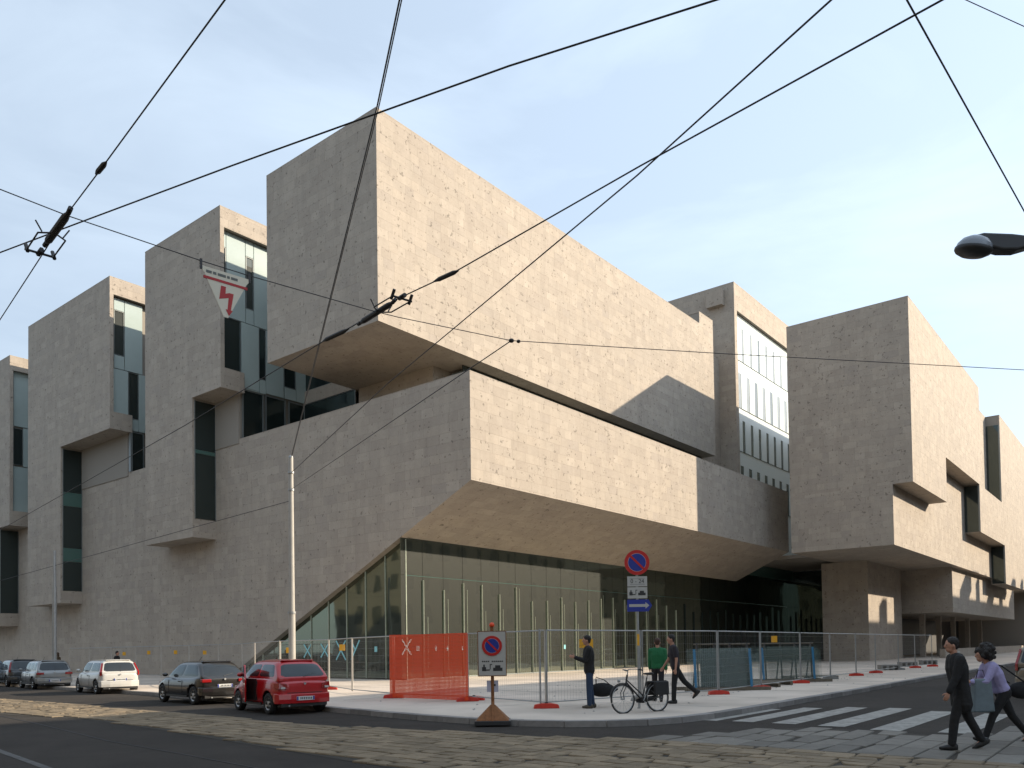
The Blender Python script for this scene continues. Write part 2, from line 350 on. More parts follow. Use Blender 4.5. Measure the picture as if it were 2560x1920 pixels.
# asphalt patch, markings
q=MB(); q.add([(5.87,16.84,-.1225),(5.36,13.28,-.1225),(4.9,10.2,-.1225),(4.78,10.2,-.1225),(5.24,13.3,-.1225),(5.75,16.9,-.1225)],[(0,1,4,5),(1,2,3,4)])
q.add([(9.2,45,-.1221),(9.08,45,-.1221),(8.0,28,-.1221),(8.12,28,-.1221)],[(0,1,2,3)])
q.build('lane_line',mat('worn_paint',(.085,.083,.08),.85,noise=.5,nscale=6),road,fix=False)
sm=MB(); pts=[(9.2,27),(8.6,22.42),(7.66,16.5),(7.35,12.95),(7.11,10.6),(6.9,8)]
for i in range(len(pts)-1):
    (a,b),(c,d)=pts[i],pts[i+1]; sm.add([(a,b,-.1218),(a+.035,b,-.1218),(c+.035,d,-.1218),(c,d,-.1218)],[(0,1,2,3)])
sm.build('tar_seam',TAR,road,fix=False)
zs=[(17.5,21.5,8.72,8.22),(17.6,22.3,7.9,7.4),(17.6,23.0,6.98,6.45),(17.5,23.2,5.95,5.40),(17.2,22.6,4.82,4.25),(17.3,22.4,3.62,3.05),(18.2,23,2.35,1.8),(20.4,24,1.2,.6)]
for i,(a,b,c,d) in enumerate(zs):
    q=MB(); nseg=12
    for k in range(nseg):
        x0=a+(b-a)*k/nseg; x1=a+(b-a)*(k+1)/nseg; q.add([(x0,d-.1,-.1215),(x1,d-.1,-.1215),(x1,c-.1,-.1215),(x0,c-.1,-.1215)],[(0,1,2,3)])
    q.build('crossing_stripe',PAINT,road,fix=False)
for i in range(3): # worn stripes over the slabs
    pass
# ================================================================ BUILDING 1 : corner block
b1=thing('university_building','large pale stone building at the corner with a huge overhanging top block and projecting bays','building',(30,30,0))
b1.location=(0,0,0)
K=Clad()
# lower wall along the side street, with diagonal cut
XL=30.0
q=MB(); q.prism([(26.6,15.25),(26.6,9.9),(47.75,.0),(110,.0),(110,15.25)],'X',XL+.037,XL+.55); q.build('street_wall',JOINT,b1)
fX(K,XL,[[(26.55,9.9),(47.8,0),(47.8,15.3),(26.55,15.3)],rect(47.8,96,0,15.3)],11)
core('bay_backing_wall',b1,XL,XL+.2,46.42,56,15.2,18.25); fX(K,XL,[rect(46.44,49.4,15.3,18.2)],12)
core('bay_backing_wall',b1,XL,XL+.05,60.86,76,15.2,18.25,.01); fX(K,XL,[rect(60.9,69.1,15.3,18.2)],13)
core('bay_backing_wall',b1,XL,XL+1,79.6,96,12.9,13.15)
# thickness of the diagonal cut
q=MB(); q.prism([(26.56,9.9),(47.77,-.0),(47.9,-.0),(26.7,10.0)],'X',XL+.005,XL+.6); q.build('wall_soffit_edge',STONE,b1)
# lower volume, sunlit side
YL=26.55
q=MB(); q.prism([(YL+.04,15.25),(YL+.04,9.95),(31.7,7.62),(31.7,8.4),(27.3,10.6),(27.3,15.25)],'X',XL+.045,73); q.build('cantilever_block',JOINT,b1)
fY(K,YL,[rect(XL,73,9.9,15.3)],21)
sv=V((0,31.62-YL,7.56-9.9)); sl=sv.length; sv.normalize()
K.face((0,YL,9.9),(1,0,0),sv,(0,-abs(sv.z),-sv.y),[rect(XL+.02,73,0,sl)],seed=22)
B('terrace_slab',JOINT,b1,XL+.6,73,27.3,47,13.9,14.2)
coping(b1,XL,XL+.55,YL,46.4,15.3,.04); coping(b1,XL+.56,73,YL,YL+.75,15.3,.04)
# upper volume
XU,YU=28.32,31.3
core('upper_block',b1,XU,68.4,YU,40.9,18.55,29.7)
core('upper_block_end',b1,65.7,68.4,YU,40.9,29.6,30.75)
fX(K,XU,[rect(YU,40.9,18.55,29.7)],31); fY(K,YU,[rect(XU,68.4,18.55,29.7),rect(65.7,68.4,29.7,30.75)],32); fD(K,18.55,[rect(XU,68.4,YU,40.9)],33,ch=.9)
coping(b1,XU,65.69,YU,40.9,29.7); coping(b1,65.7,68.4,YU,40.9,30.75)
# core under the upper block, glazed corner of terrace
core('terrace_core',b1,35.0,68.0,33.9,40.6,14.2,18.6); fX(K,35.0,[rect(33.9,40.6,14.2,18.55)],34); fY(K,33.9,[rect(35,68,14.2,18.55)],35)
paneX(b1,32.6,33.6,15.5,18.3,36.4,GSPAN); paneY(b1,36.5,37.5,15.5,18.2,33.0,GDARK)
B('terrace_glazing',GDARK,b1,36.0,67.9,32.4,32.45,14.2,18.5)
# --- bays
def bay(y0,y1,zt,zs,yl,zb,X0=28.32,g=.5,sd=0,xe=52):
    """upper bay y0..y1 zs..zt; lower bay yl..y1 zb..zs"""
    gy=y0+g
    core('bay_front',b1,X0,X0+.28,y0,y1,zs,zt); 
    core('bay_parapet',b1,X0+.2,xe,y0,gy,zt-1.25,zt); core('bay_sill',b1,X0+.2,XL+.1,y0,gy,zs,zs+1.3)
    core('bay_body',b1,X0+.2,XL+.1,gy+.05,y1,zs,zt); core('bay_body',b1,XL-.1,xe,gy+.05,y1,15.0,zt-.1)
    core('lower_bay',b1,X0,XL+.1,yl,y1,zb,zs+.1)
    fX(K,X0,[rect(y0,y1,zs,zt),rect(yl,y1,zb,zs)],40+sd)
    fY(K,y0,[rect(X0,X0+.28,zs+1.3,zt-1.25),rect(X0,xe,zt-1.25,zt),rect(X0,XL,zs,zs+1.3)],50+sd)
    fD(K,zs,[rect(X0,XL,y0,yl)],60+sd,ch=.8); fD(K,zb,[rect(X0,XL,yl,y1)],70+sd,ch=.8)
    fY(K,yl,[rect(X0,XL,zb,zb+1.2),rect(X0,X0+.16,zb+1.2,zs)],80+sd)
    coping(b1,X0,xe,y0,y1,zt)
def panel(x0,x1,z0,z1,Y,mt=None):
    B('glass_panel',mt or GPALE,b1,x0+.012,x1-.012,Y,Y+.06,z0+.012,z1-.012)
def slot(yl,zs,segs,X0=28.32):
    x0,x1=X0+.19,XL-.06
    for i,(a,b_,m_) in enumerate(segs): B('window' if m_ is GDARK else 'spandrel',m_,b1,x0,x1,yl-.012,yl+.03,a,b_)
    q=MB(); q.box(x0-.05,x0,yl-.03,yl+.02,segs[0][0],segs[-1][1]); q.box(x1,x1+.05,yl-.028,yl+.02,segs[0][0],segs[-1][1]); q.build('window_frame',FRAME,b1)
bay(45.85,55.3,29.7,18.2,49.19,9.1,sd=1)
slot(49.19,18.1,[(10.35,14.6,GDARK),(14.62,14.85,GSPAN),(14.87,18.05,GDARK)])
Y=46.25
for a,b_,c,d,mt_ in [(28.6,28.98,27.4,28.45,GPALE),(28.6,28.98,22.97,24,GPALE),(29.0,30.38,22.97,28.45,GPALE),(30.4,31.0,27.4,28.45,GPALE),(30.4,31.0,22.97,23.95,GPALE),(31.02,32.4,22.97,28.45,GPALE),
    (30.05,31.38,18.7,22.95,GPALE),(31.9,33.3,18.7,22.95,GPALE),(34.3,35.6,18.7,22.95,GPALE),(30.03,31.38,18.62,18.7,GPALE),(33.35,34.3,18.7,19.5,GPALE)]: panel(a,b_,c,d,Y,mt_)
for a,b_,c,d in [(28.66,28.95,24.05,27.35),(30.46,30.96,24.0,27.35),(28.63,29.98,19.6,22.93),(31.42,31.88,19.6,22.9),(33.38,34.25,19.55,22.9),(32.5,33.3,23,28.4)]: paneY(b1,a,b_,c,d,Y+.06,fr=.03)
panel(31.4,31.9,18.62,19.55,Y)
for x0 in (30.25,31.98,33.82): paneY(b1,x0,x0+1.42,14.3,18.55,46.36,fr=.09)
B('window_mullion',FRAME,b1,35.28,35.6,46.2,46.4,14.3,22)
B('floor_slab_band',STONE,b1,35.0,35.6,40.95,46.4,18.62,19.55); paneX(b1,41,46.3,14.3,18.6,35.05,fr=.06); paneX(b1,41,46.3,19.6,23,35.1,fr=.06); paneX(b1,41,46.3,23.1,27,35.1,GPALE,fr=.06)
B('gap_roof',JOINT,b1,35.1,60,40.9,46.3,26.6,27)
bay(60.55,75.3,29.6,18.25,68.9,5.72,sd=2)
slot(68.9,18.1,[(6.7,9.05,GDARK),(9.07,10.15,GSPAN),(10.17,13.53,GDARK),(13.55,14.65,GSPAN),(14.67,18.1,GDARK)])
Y=60.95
for a,b_,c,d in [(28.62,28.8,19.55,28.3),(28.82,29.6,27.4,28.3),(28.82,29.6,22.98,24),(29.62,31.0,22.98,28.3),(28.62,29.9,19.5,22.95),(30.7,32,18.5,22.95),(29.92,30.7,18.5,19.4)]: panel(a,b_,c,d,Y)
for a,b_,c,d in [(28.86,29.56,24.05,27.35),(29.96,30.66,19.45,22.9)]: paneY(b1,a,b_,c,d,Y+.06,fr=.03)
paneY(b1,30.06,31.0,15.35,18.35,60.9,fr=.06); B('window_mullion',FRAME,b1,XL-.1,30.05,60.6,60.9,15.3,18.6)
bay(79.25,97,28.1,13.05,81.8,4.25,sd=3)
slot(81.8,13,[(5.4,12.9,GDARK)])
Y=79.65
for a,b_,c,d in [(28.62,28.74,14.2,27.2),(28.76,31,22,27.2),(28.76,31,14.3,18.4)]: panel(a,b_,c,d,Y)
paneY(b1,28.8,29.5,18.6,21.8,Y+.06,fr=.03); panel(29.55,31,18.45,21.95,Y)
core('rear_block',b1,40,90,41,110,5,25.8)
core('office_core',b1,60,72,41,60,5,26)
# --- glass wall below the cantilever
YG=31.6
def gpane(x0,x1,z0,z1,Yp):
    B('glass_pane',GWALL,b1,x0+.012,x1-.012,Yp,Yp+.03,z0,z1)
x=30.0; k=0
while x<86:
    wd=1.62; zt=7.62 if x<72 else 9.5
    gpane(x,x+wd,.06,5.55,YG); gpane(x,x+wd,5.58,zt,YG)
    q=MB(); q.box(x-.011,x+.011,YG-.10,YG-.005,.05,random.uniform(4.4,5.5)); (q.build('fin_and_reflection',GFIN if x<62 else GDARK,b1) if x>30.5 else None)
    if x<58: q=MB(); q.box(x+.36,x+.375,YG-.02,YG-.004,.05,random.uniform(3.2,5.4)); q.build('fin_and_reflection',GFIN,b1)  # second pale strip stands for the fin's reflection in the glass
    x+=wd; k+=1
q=MB(); q.box(30.3,86,YG-.004,YG+.05,5.552,5.578); q.build('transom',GSPAN,b1)
B('plinth',FRAME,b1,30.3,86,YG-.06,YG+.1,0,.06)
# glazing behind the diagonal
y=31.6
while y<47.5:
    z=max(.3,9.9-(y-26.55)*.4659+.4); q=MB()
    z2=max(.2,9.9-(y+1.62-26.55)*.4659+.4)
    q.prism([(y+.012,.06),(y+1.608,.06),(y+1.608,z2),(y+.012,z)],'X',30.42,30.45); q.build('glass_pane',GWALL,b1)
    q=MB(); q.box(30.36,30.419,y-.015,y+.015,.05,z2+.3); q.build('fin_and_reflection',GFIN,b1); y+=1.62
K.finish(b1,STONE)
# dark room behind
# tape marks on the glass
TP=thing('tape_marks','pale blue tape crosses and squares stuck on the big glass wall','tape',(30.3,36,0)); TP.location=(0,0,0)
def tstrip(name,p,a,b_,par=TP):
    a=V(a); b_=V(b_); d=(b_-a).normalized(); n=(V((1,0,0)) if p=='X' else V((0,1,0))); s_=d.cross(n)*.045; q=MB(); e=n*-.008
    q.add([a-s_,a+s_,b_+s_,b_-s_,a-s_+e,a+s_+e,b_+s_+e,b_-s_+e],[(0,1,2,3),(4,5,6,7),(0,1,5,4),(1,2,6,5),(2,3,7,6),(3,0,4,7)]); return q
def cross(p,c,hw,hh,yshape=False):
    q=tstrip('t',p,*[(c[0],c[1]+hw,c[2]+hh),(c[0],c[1]+(.0 if yshape else -hw),c[2]+(0 if yshape else -hh))] if p=='X' else [(c[0]-hw,c[1],c[2]+hh),(c[0]+hw,c[1],c[2]-hh)])
    q2=tstrip('t',p,*[(c[0]-.003,c[1]-hw,c[2]+hh),(c[0]-.003,c[1]+hw,c[2]-hh)] if p=='X' else [(c[0]+hw,c[1]-.003,c[2]+hh),(c[0]-hw,c[1]-.003,c[2]-hh)])
    q.add(q2.v,q2.f); q.build('tape_cross',CYAN,TP,fix=False)
for yy,hw,hh,ys in ((40.06,.35,.4,0),(38.46,.35,.4,0),(37.0,.42,.55,0),(35.75,.36,.55,1)): cross('X',(30.40,yy,1.62),hw,hh,ys)
cross('Y',(29.75+.6,31.58,1.74),.33,.4)
for xx in (31.2,32.6,33.5,34.8,44.92): B('tape_square',CYAN,TP,xx-.1,xx+.1,31.58,31.59,1.5,1.78)
paneX(TP,33.95,34.15,1.5,1.8,30.4,CYAN,'tape_square',0)
# ================================================================ BUILDING 2 : glazed office block behind
b2=thing('office_block','tall stone framed office block with rows of pale glass slats behind the top block','building')
K=Clad(); YB=30.95
core('parapet_band',b2,72.4,125,YB,31.7,33.1,35.6); core('corner_pier',b2,72.4,73.0,YB,31.7,9.7,33.12); core('block_body',b2,72.6,125,31.55,60,9.7,35.5)
fY(K,YB,[rect(72.4,100,33.1,35.6),rect(72.4,73.0,9.7,33.1)],91); fX(K,72.4,[rect(YB,60,14,35.6)],92); coping(b2,72.4,125,YB,60,35.6)
rows=[(28.67,31.98,74.55,.5),(24.1,27.5,73.6,.72),(19.95,23.0,74.4,.6),(15.2,18.6,73.75,.75)]
prevz=33.08
for z0,z1,xs,ww in rows:
    x=xs; lastx=73.02
    B('spandrel_panel',GSLAT,b2,73.02,100,31.3,31.36,z1+.02,prevz); prevz=z0
    while x<100:
        B('slat_panel',GSLAT,b2,lastx,x-.01,31.22,31.3,z0+.02,z1-.02)
        B('window',(random.choice([GSUN,GSUN,GSUN2]) if z0>24 else GDARK),b2,x+.01,x+ww-.01,31.245,31.29,z0+.02,z1-.02); lastx=x+ww; x+=1.97  # upper rows get the glass coloured as sunlit, two tones at random
B('spandrel_panel',GSLAT,b2,73.02,100,31.3,31.36,9,prevz)
B('rear_glazing',GDARK,b2,73.02,100,31.46,31.5,9,33)
# link with two stacked dark windows
core('link_wall',b2,68.5,72.5,32.6,41,9,28.6); fY(K,32.6,[rect(68.4,72.4,9,28.6)],93)
for z0,z1 in ((23.9,27.2),(19.4,22.6)): B('window',GDARK,b2,69.0,70.6,32.54,32.59,z0,z1)
for yy,zz in ((31.9,34.2),(37.5,34.3)): B('roof_bracket',STONE,b2,71.8,72.39,yy,yy+1.6,zz-.6,zz+.9)
K.finish(b2,STONE,200)
# ================================================================ BUILDING 3 : right block
b3=thing('stone_block','pale stone block at the right on a shaded undercroft with stepped window slots','building')
K=Clad(); X3=67.0; YF=14.81; YR=16.25
core('main_body',b3,X3,260,YR,24.15,9.1,27.9)
FB=[(67,79.1,13.75,27.9),(79.1,96.4,17.7,27.9),(95.2,111,12.8,17.7),(110.8,127.3,8.3,17.7),(109.5,260,17.7,27.9),(127.3,260,11.2,17.7)]
for i,(a,b_,c,d) in enumerate(FB):
    core('projecting_bay',b3,a,b_,YF,YR+.1,c,d); fY(K,YF,[rect(a,b_,c,d)],100+i); fD(K,c,[rect(a,b_,YF,YR)],110+i)
fX(K,X3,[rect(YF,24.15,13.75,27.9),rect(YR,24.15,9.1,13.75)],120)
fY(K,YR,[rect(X3,79.1,9.1,13.75),rect(79.1,95.2,9.1,17.7),rect(95.2,110.8,9.1,12.8),rect(96.4,109.5,17.7,27.9),rect(127.3,260,9.1,11.2)],121)
fD(K,9.1,[rect(X3,150,YR,24.15)],122,ch=.9)
fX(K,109.5,[rect(YF,YF+.14,17.7,27.9)],123); fX(K,127.3,[rect(YF,YF+.14,11.2,17.7)],124)
for xx,z0,z1 in ((95.2,12.9,17.6),(109.5,17.8,26.8),(110.8,8.4,12.7),(127.3,11.3,17.6)):
    B('window',GDARK,b3,xx-.03,xx+.01,YF+.16,YR-.05,z0,z1); B('window_frame',FRAME,b3,xx-.05,xx+.0,YF+.02,YF+.16,z0,z1)
coping(b3,X3,96.4,YF,24.15,27.9); coping(b3,96.41,109.49,YR,24.15,27.9); coping(b3,109.5,260,YF,24.15,27.9)
core('far_wing',b3,150,260,13.5,27,0,9.1)
core('lower_box',b3,91.6,133,16.9,26,4.6,9.1); fY(K,16.9,[rect(91.6,133,4.6,9.1)],125); fX(K,91.6,[rect(16.9,26,4.6,9.1)],126); fD(K,4.6,[rect(91.6,133,16.9,26)],127,ch=.9)
core('pillar',b3,78.2,90,21.3,25.4,0,9.1); fX(K,78.2,[rect(21.3,25.4,0,9.1)],128); fY(K,21.3,[rect(78.2,90,0,9.1)],129)
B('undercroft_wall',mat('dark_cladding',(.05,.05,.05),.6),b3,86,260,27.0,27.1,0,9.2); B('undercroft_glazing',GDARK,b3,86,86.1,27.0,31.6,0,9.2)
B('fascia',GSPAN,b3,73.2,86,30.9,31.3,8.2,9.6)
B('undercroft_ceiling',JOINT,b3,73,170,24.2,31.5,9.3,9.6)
for xx in (96,104,112,121,130): B('column',STONE,b3,xx,xx+.5,20.5,21,0,4.7)
B('bench_wall',STONE,b3,90.5,150,17.5,18,0,.9)
K.finish(b3,STONE)
# ================================================================ buildings across the streets (cast the shade, seen in the glass)
OCH=mat('ochre_plaster',(.19,.165,.125),.9,noise=.12,nscale=.4); OCR=mat('cream_plaster',(.19,.17,.14),.9,noise=.12,nscale=.4); TILE=mat('roof_tile',(.2,.09,.05),.9,noise=.2); SHUT=mat('dark_shutter',(.05,.05,.035),.7)
def opp(name,label,x0,x1,y0,y1,h,face,mt,chim=()):
    t=thing(name,label,'building'); B('wall',mt,t,x0,x1,y0,y1,-.12,h)
    q=MB(); q.box(x0-.01,x1+.01,y0-.3,y1+.35,h-.5,h-.14); q.build('cornice',OCR,t)
    nf=int(h//4.1)
    me=None
    if face=='Y':
        n=int((x1-x0)//3.4)
        for f_ in range(nf):
            for i in range(n):
                if me is None:
                    o=B('window',SHUT,t,-.6,.6,-.05,.06,0,2.2); me=o
                else: o=me.copy(); C.objects.link(o); o.parent=t
                o.location=(x0+1.7+i*3.4,y1,1.0+f_*4.1)
    else:
        n=int((y1-y0)//3.4)
        for f_ in range(nf):
            for i in range(n):
                if me is None: o=B('window',SHUT,t,-.05,.06,-.6,.6,0,2.2); me=o
                else: o=me.copy(); C.objects.link(o); o.parent=t
                o.location=(x1,y0+1.7+i*3.4,1.0+f_*4.1)
    for (a,b_,ww,hh) in chim: B('chimney',mt,t,a,a+ww,b_,b_+ww,h,h+hh)
    return t
opp('apartment_building','ochre apartment building across the side street reflected in the glass wall',20,97,-27,-12.0,20.85,'Y',OCH)
opp('apartment_building','taller cream apartment building further down the side street behind the camera',97.01,175,-27,-12.0,23.6,'Y',OCR,[(103,-13.5,1.2,1.6),(109,-13.5,2.5,1.1),(118,-13.5,1.4,2.4),(127,-13.5,3.2,1.6),(136,-13.5,1.2,2.8),(143,-13.5,2.5,1.2),(152,-13.5,1.4,2.2),(160,-13.4,4,1.4)])
opp('apartment_building','cream apartment building on the far side of the main street behind the camera',-34,-12,-2,90,20.5,'X',OCR)
opp('apartment_building','ochre apartment building at the opposite corner behind the camera',-34,-10,-60,-14,21,'X',OCH)
#%%OBJECTS

def dirv(a): return V((cos(a),sin(a),0))
# ================================================================ CARS
CARGL=glassmat('car_glass',(.012,.014,.015),.02,.0,(.85,.95,1)); RIM=mat('alloy_rim',(.45,.45,.45),.35,.7); TRIM=mat('black_trim',(.02,.02,.02),.5)
TAIL=mat('tail_light_red',(.26,.006,.006),.2,coat=.6); TAILW=mat('light_lens_clear',(.55,.50,.48),.15,coat=.6); PLATE=mat('number_plate',(.62,.63,.62),.5)
INT=mat('seat_fabric_dark',(.03,.03,.03),.9)
def paint(name,col,metal=.0): return mat(name,col,.28,metal,coat=.8)
def car(name,label,loc,rz,pm,Lg=3.7,W=1.68,H=1.5,belt=.93,hood=.95,rear=(.0,.42),front=(.72,1.55),lamps='low',roofr=.86,door_open=False,wr=.30,group='cars parked along the kerb',bumper=None,estate=False,plate_low=True):
    """x forward, rear bumper at x=0; rear=(x base of tailgate glass, x of roof rear); front=(roof front from nose, base of windscreen from nose)"""
    t=thing(name,label,'car',loc,rz,group)
    hw=W/2
    # lower body loft
    st=[(0.0,.40,.74,.80),(.04,.34,.86,.90),(.22,.24,.98,.965),(.7,.22,1.,belt+.01),(1.4,.20,1.,belt),(Lg*.5,.20,1.,belt),(Lg-1.75,.20,1.,belt),(Lg-front[1],.21,1.,belt+.0),(Lg-.95,.23,.985,hood-.07),(Lg-.4,.26,.93,hood-.19),(Lg-.12,.30,.84,hood-.30),(Lg,.38,.66,.58)]
    q=MB(); rings=[]
    for (x,zb,wf,zt) in st:
        w_=hw*wf; zm=zb+(zt-zb)*.45
        if x<.1: zt=zt
        half=[(0,zb),(w_*.80,zb),(w_*.965,zb+.07),(w_,zm-.06),(w_*1.0,zm+.1),(w_*.985,zt-.12),(w_*.94,zt-.02),(w_*.80,zt+.012),(0,zt+.03)]
        ring=[(x,y,z) for y,z in half]+[(x,-y,z) for y,z in half[-2:0:-1]]; rings.append(ring)
    n=len(rings[0]); vs=[p for r_ in rings for p in r_]; fs=[]
    for i in range(len(rings)-1):
        for k in range(n): fs.append((i*n+k,i*n+(k+1)%n,(i+1)*n+(k+1)%n,(i+1)*n+k))
    fs+= [tuple(range(n-1,-1,-1)),tuple((len(rings)-1)*n+k for k in range(n))]
    q.add(vs,fs); body=q.build('body',[pm,TRIM],t,smooth=True)
    sub=body.modifiers.new('sub','SUBSURF'); sub.levels=2; sub.render_levels=2
    # wheel arches
    wx=[.62 if not estate else .80,Lg-.78]
    cut=MB()
    for x in wx:
        for s_ in (-1,1): cut.lathe([(0,s_*(hw-.24)),(wr+.065,s_*(hw-.24)),(wr+.065,s_*(hw+.2)),(0,s_*(hw+.2))],(x,0,wr),'Y',28)
    co=cut.build('cutter',TRIM,None); co.parent=t
    bo=body.modifiers.new('b','BOOLEAN'); bo.object=co; bo.operation='DIFFERENCE'; bo.solver='EXACT'
    bpy.context.view_layer.update(); dg=bpy.context.evaluated_depsgraph_get(); me=bpy.data.meshes.new_from_object(body.evaluated_get(dg)); body.modifiers.clear(); body.data=me; bpy.data.objects.remove(co)
    # greenhouse
    zb=belt-.06; zr=H; wb=hw*.915; wt=hw*roofr*.86; x0,x1=rear; xf0=Lg-front[1]-.02; xf1=Lg-front[1]-front[0]
    def lerp(a,b,t_): return a+(b-a)*t_
    g=MB(); hh=zr-belt; dx=x1-x0; dxf=xf0-xf1
    sts=[(x0-.0,.0,.95),(x0+dx*.12,.16,.975),(x0+dx*.45,.52,.99),(x0+dx*.8,.85,.99),(x1+.06,.985,1),(x1+.35,1.0,1),((x1+xf1)/2,1.012,1),(xf1-.25,1.0,1),(xf1+.04,.94,.995),(xf1+dxf*.5,.55,.97),(xf1+dxf*.9,.14,.94),(xf0+.06,-.03,.90)]
    rings=[]
    for (x,hf,wf) in sts:
        zt=belt+hh*hf; zb0=belt-.08; half=[]
        for f_ in (0,.3,.62,.86,.97):
            z=zb0+(zt-zb0)*f_; wz=lerp(wb,wt,max(0,min(1,(z-belt)/hh)))*wf
            if f_>.9: wz*=.86
            half.append((wz,z))
        half.append((half[-1][0]*.5,zt+.004)); half.append((0,zt+.008))
        rings.append([(x,y,z) for y,z in half]+[(x,-y,z) for y,z in half[-2::-1]])
    n=len(rings[0]); vs=[p for r_ in rings for p in r_]; fs=[]
    for i in range(len(rings)-1):
        for k in range(n-1): fs.append((i*n+k,i*n+k+1,(i+1)*n+k+1,(i+1)*n+k))
    fs+=[tuple(range(n-1,-1,-1)),tuple((len(rings)-1)*n+k for k in range(n))]
    g.add(vs,fs); gh=g.build('roof',pm,t,smooth=True); sb=gh.modifiers.new('s','SUBSURF'); sb.levels=2; sb.render_levels=2
    bpy.context.view_layer.update(); me=bpy.data.meshes.new_from_object(gh.evaluated_get(bpy.context.evaluated_depsgraph_get())); gh.modifiers.clear(); gh.data=me
    from mathutils.bvhtree import BVHTree
    bmx=bmesh.new(); bmx.from_mesh(me); bvh=BVHTree.FromBMesh(bmx); bmx.free()
    A=V((x0+.03,0,belt+.05)); Bp=V((x0+(x1-x0)*.72,0,zr-.10))
    def quad(nm,pts,mt,off,par=t,th=.012):
        p=[V(a) for a in pts]; gx,gz=10,7; q=MB(); vs=[]
        for j in range(gz+1):
            for i in range(gx+1):
                u,v_=i/gx,j/gz
                # rounded corners
                if (i in (0,gx)) and (j in (0,gz)): u=.035 if i==0 else .965; v_=.05 if j==0 else .95
                a_=p[0].lerp(p[1],u); b_=p[3].lerp(p[2],u); c_=a_.lerp(b_,v_)
                hit=bvh.find_nearest(c_)
                no=hit[1]
                if no.dot(V(off))<0: no=-no
                vs.append(hit[0]+no*(.007 if i not in (0,gx) and j not in (0,gz) else .001))
        fs=[(j*(gx+1)+i,j*(gx+1)+i+1,(j+1)*(gx+1)+i+1,(j+1)*(gx+1)+i) for j in range(gz) for i in range(gx)]
        q.add(vs,fs); return q.build(nm,mt,par,smooth=True)
    wq=lambda z: wb*.985+(wt*1.05-wb*.985)*((z-belt-.06)/(zr-.10-belt-.06))
    zl,zh=belt+.04,zr-.12
    xl=lambda z: lerp(x0+.035,x0+(x1-x0)*.72,(z-belt-.05)/(zr-.10-belt-.05))
    quad('rear_window',[(xl(zl),-wq(zl)*.86,zl),(xl(zl),wq(zl)*.86,zl),(xl(zh),wq(zh)*.84,zh),(xl(zh),-wq(zh)*.84,zh)],CARGL,(-1,0,.3))
    xfl=lambda z: lerp(xf0-.05,xf1+.06,(z-belt-.06)/(zr-.12-belt))
    quad('windscreen',[(xfl(zl),-wb*.84,zl),(xfl(zl),wb*.84,zl),(xfl(zh),wt*.85,zh),(xfl(zh),-wt*.85,zh)],CARGL,(1,0,.3))
    # side glass
    yy=lambda z:wq(z)
    for s_ in (-1,1):
        zl2,zh2=belt+.045,zr-.135
        xa,xb=xl(zl2)+.24,xfl(zl2)-.12; xa2,xb2=xl(zh2)+.16,xfl(zh2)-.06
        cuts=[0,.5,1] if not estate else [0,.24,.58,1]
        for i in range(len(cuts)-1):
            c0,c1=cuts[i]+(.018 if i else 0),cuts[i+1]-(.018 if i<len(cuts)-2 else 0)
            quad('side_window',[(lerp(xa,xb,c0),s_*yy(zl2),zl2),(lerp(xa,xb,c1),s_*yy(zl2)*.985,zl2),(lerp(xa2,xb2,c1),s_*yy(zh2)*.99,zh2),(lerp(xa2,xb2,c0),s_*yy(zh2),zh2)],CARGL,(0,s_,0))
        # mirror, handle, door shut lines
        q=MB(); q.ell((xf0-.28,s_*(hw+.08),belt+.08),(.07,.10,.065)); q.build('mirror',pm,t,smooth=True)
        B('door_handle',TRIM,t,Lg*.40,Lg*.40+.16,s_*(hw*.995)-.012,s_*(hw*.995)+.012,belt-.16,belt-.13)
        for xx in ([Lg*.36,Lg-1.42] if not estate else [Lg*.30,Lg*.5,Lg-1.5]):
            B('door_seam',TRIM,t,xx,xx+.014,s_*hw-.006 if s_>0 else -hw-.004,s_*hw+.004 if s_>0 else -hw+.006,.36,belt-.1)
        B('sill_strip',TRIM,t,wx[0]+.42,wx[1]-.42,s_*hw*.99-.01,s_*hw*.99+.012,.24,.31)
    # wheels
    for x in wx:
        for s_ in (-1,1):
            yo=s_*(hw-.012); wq_=MB(); wq_.lathe([(wr*.62,yo-s_*.02),(wr*.90,yo),(wr,yo-s_*.035),(wr,yo-s_*.16),(wr*.9,yo-s_*.19),(.05,yo-s_*.19)],(x,0,wr),'Y',28)
            wh=wq_.build('wheel',RUB,t,smooth=True)
            r_=MB(); r_.lathe([(wr*.64,yo-s_*.018),(wr*.60,yo-s_*.045),(wr*.2,yo-s_*.03),(.001,yo-s_*.015)],(x,0,wr),'Y',24)
            rm=r_.build('rim',RIM,wh,smooth=True)
            sp=MB()
            for k in range(6):
                a=2*pi*k/6; sp.box(x+cos(a)*wr*.4-.03,x+cos(a)*wr*.4+.03,min(yo-s_*.012,yo-s_*.036),max(yo-s_*.012,yo-s_*.036),wr+sin(a)*wr*.4-.03,wr+sin(a)*wr*.4+.03)
            sp.build('rim_hole',TRIM,wh)['kind']='stuff'
    # rear end
    z0=.40
    bq=MB(); bx=[(-.035,.0),( -.05,.0)]
    ys=[-hw*.97,-hw*.90,-hw*.5,0,hw*.5,hw*.90,hw*.97]; xs=[.16,.02,-.045,-.055,-.045,.02,.16]
    vs=[]; 
    for y_,x_ in zip(ys,xs):
        vs+= [(x_,y_,.30),(x_-.012,y_,.42),(x_-.005,y_,.56),(x_+.05,y_,.585),(x_+.10,y_,.40)]
    fs=[]
    for i in range(6):
        for k in range(5): fs.append((i*5+k,(i+1)*5+k,(i+1)*5+(k+1)%5,i*5+(k+1)%5))
    fs+=[(0,1,2,3,4),(34,33,32,31,30)]
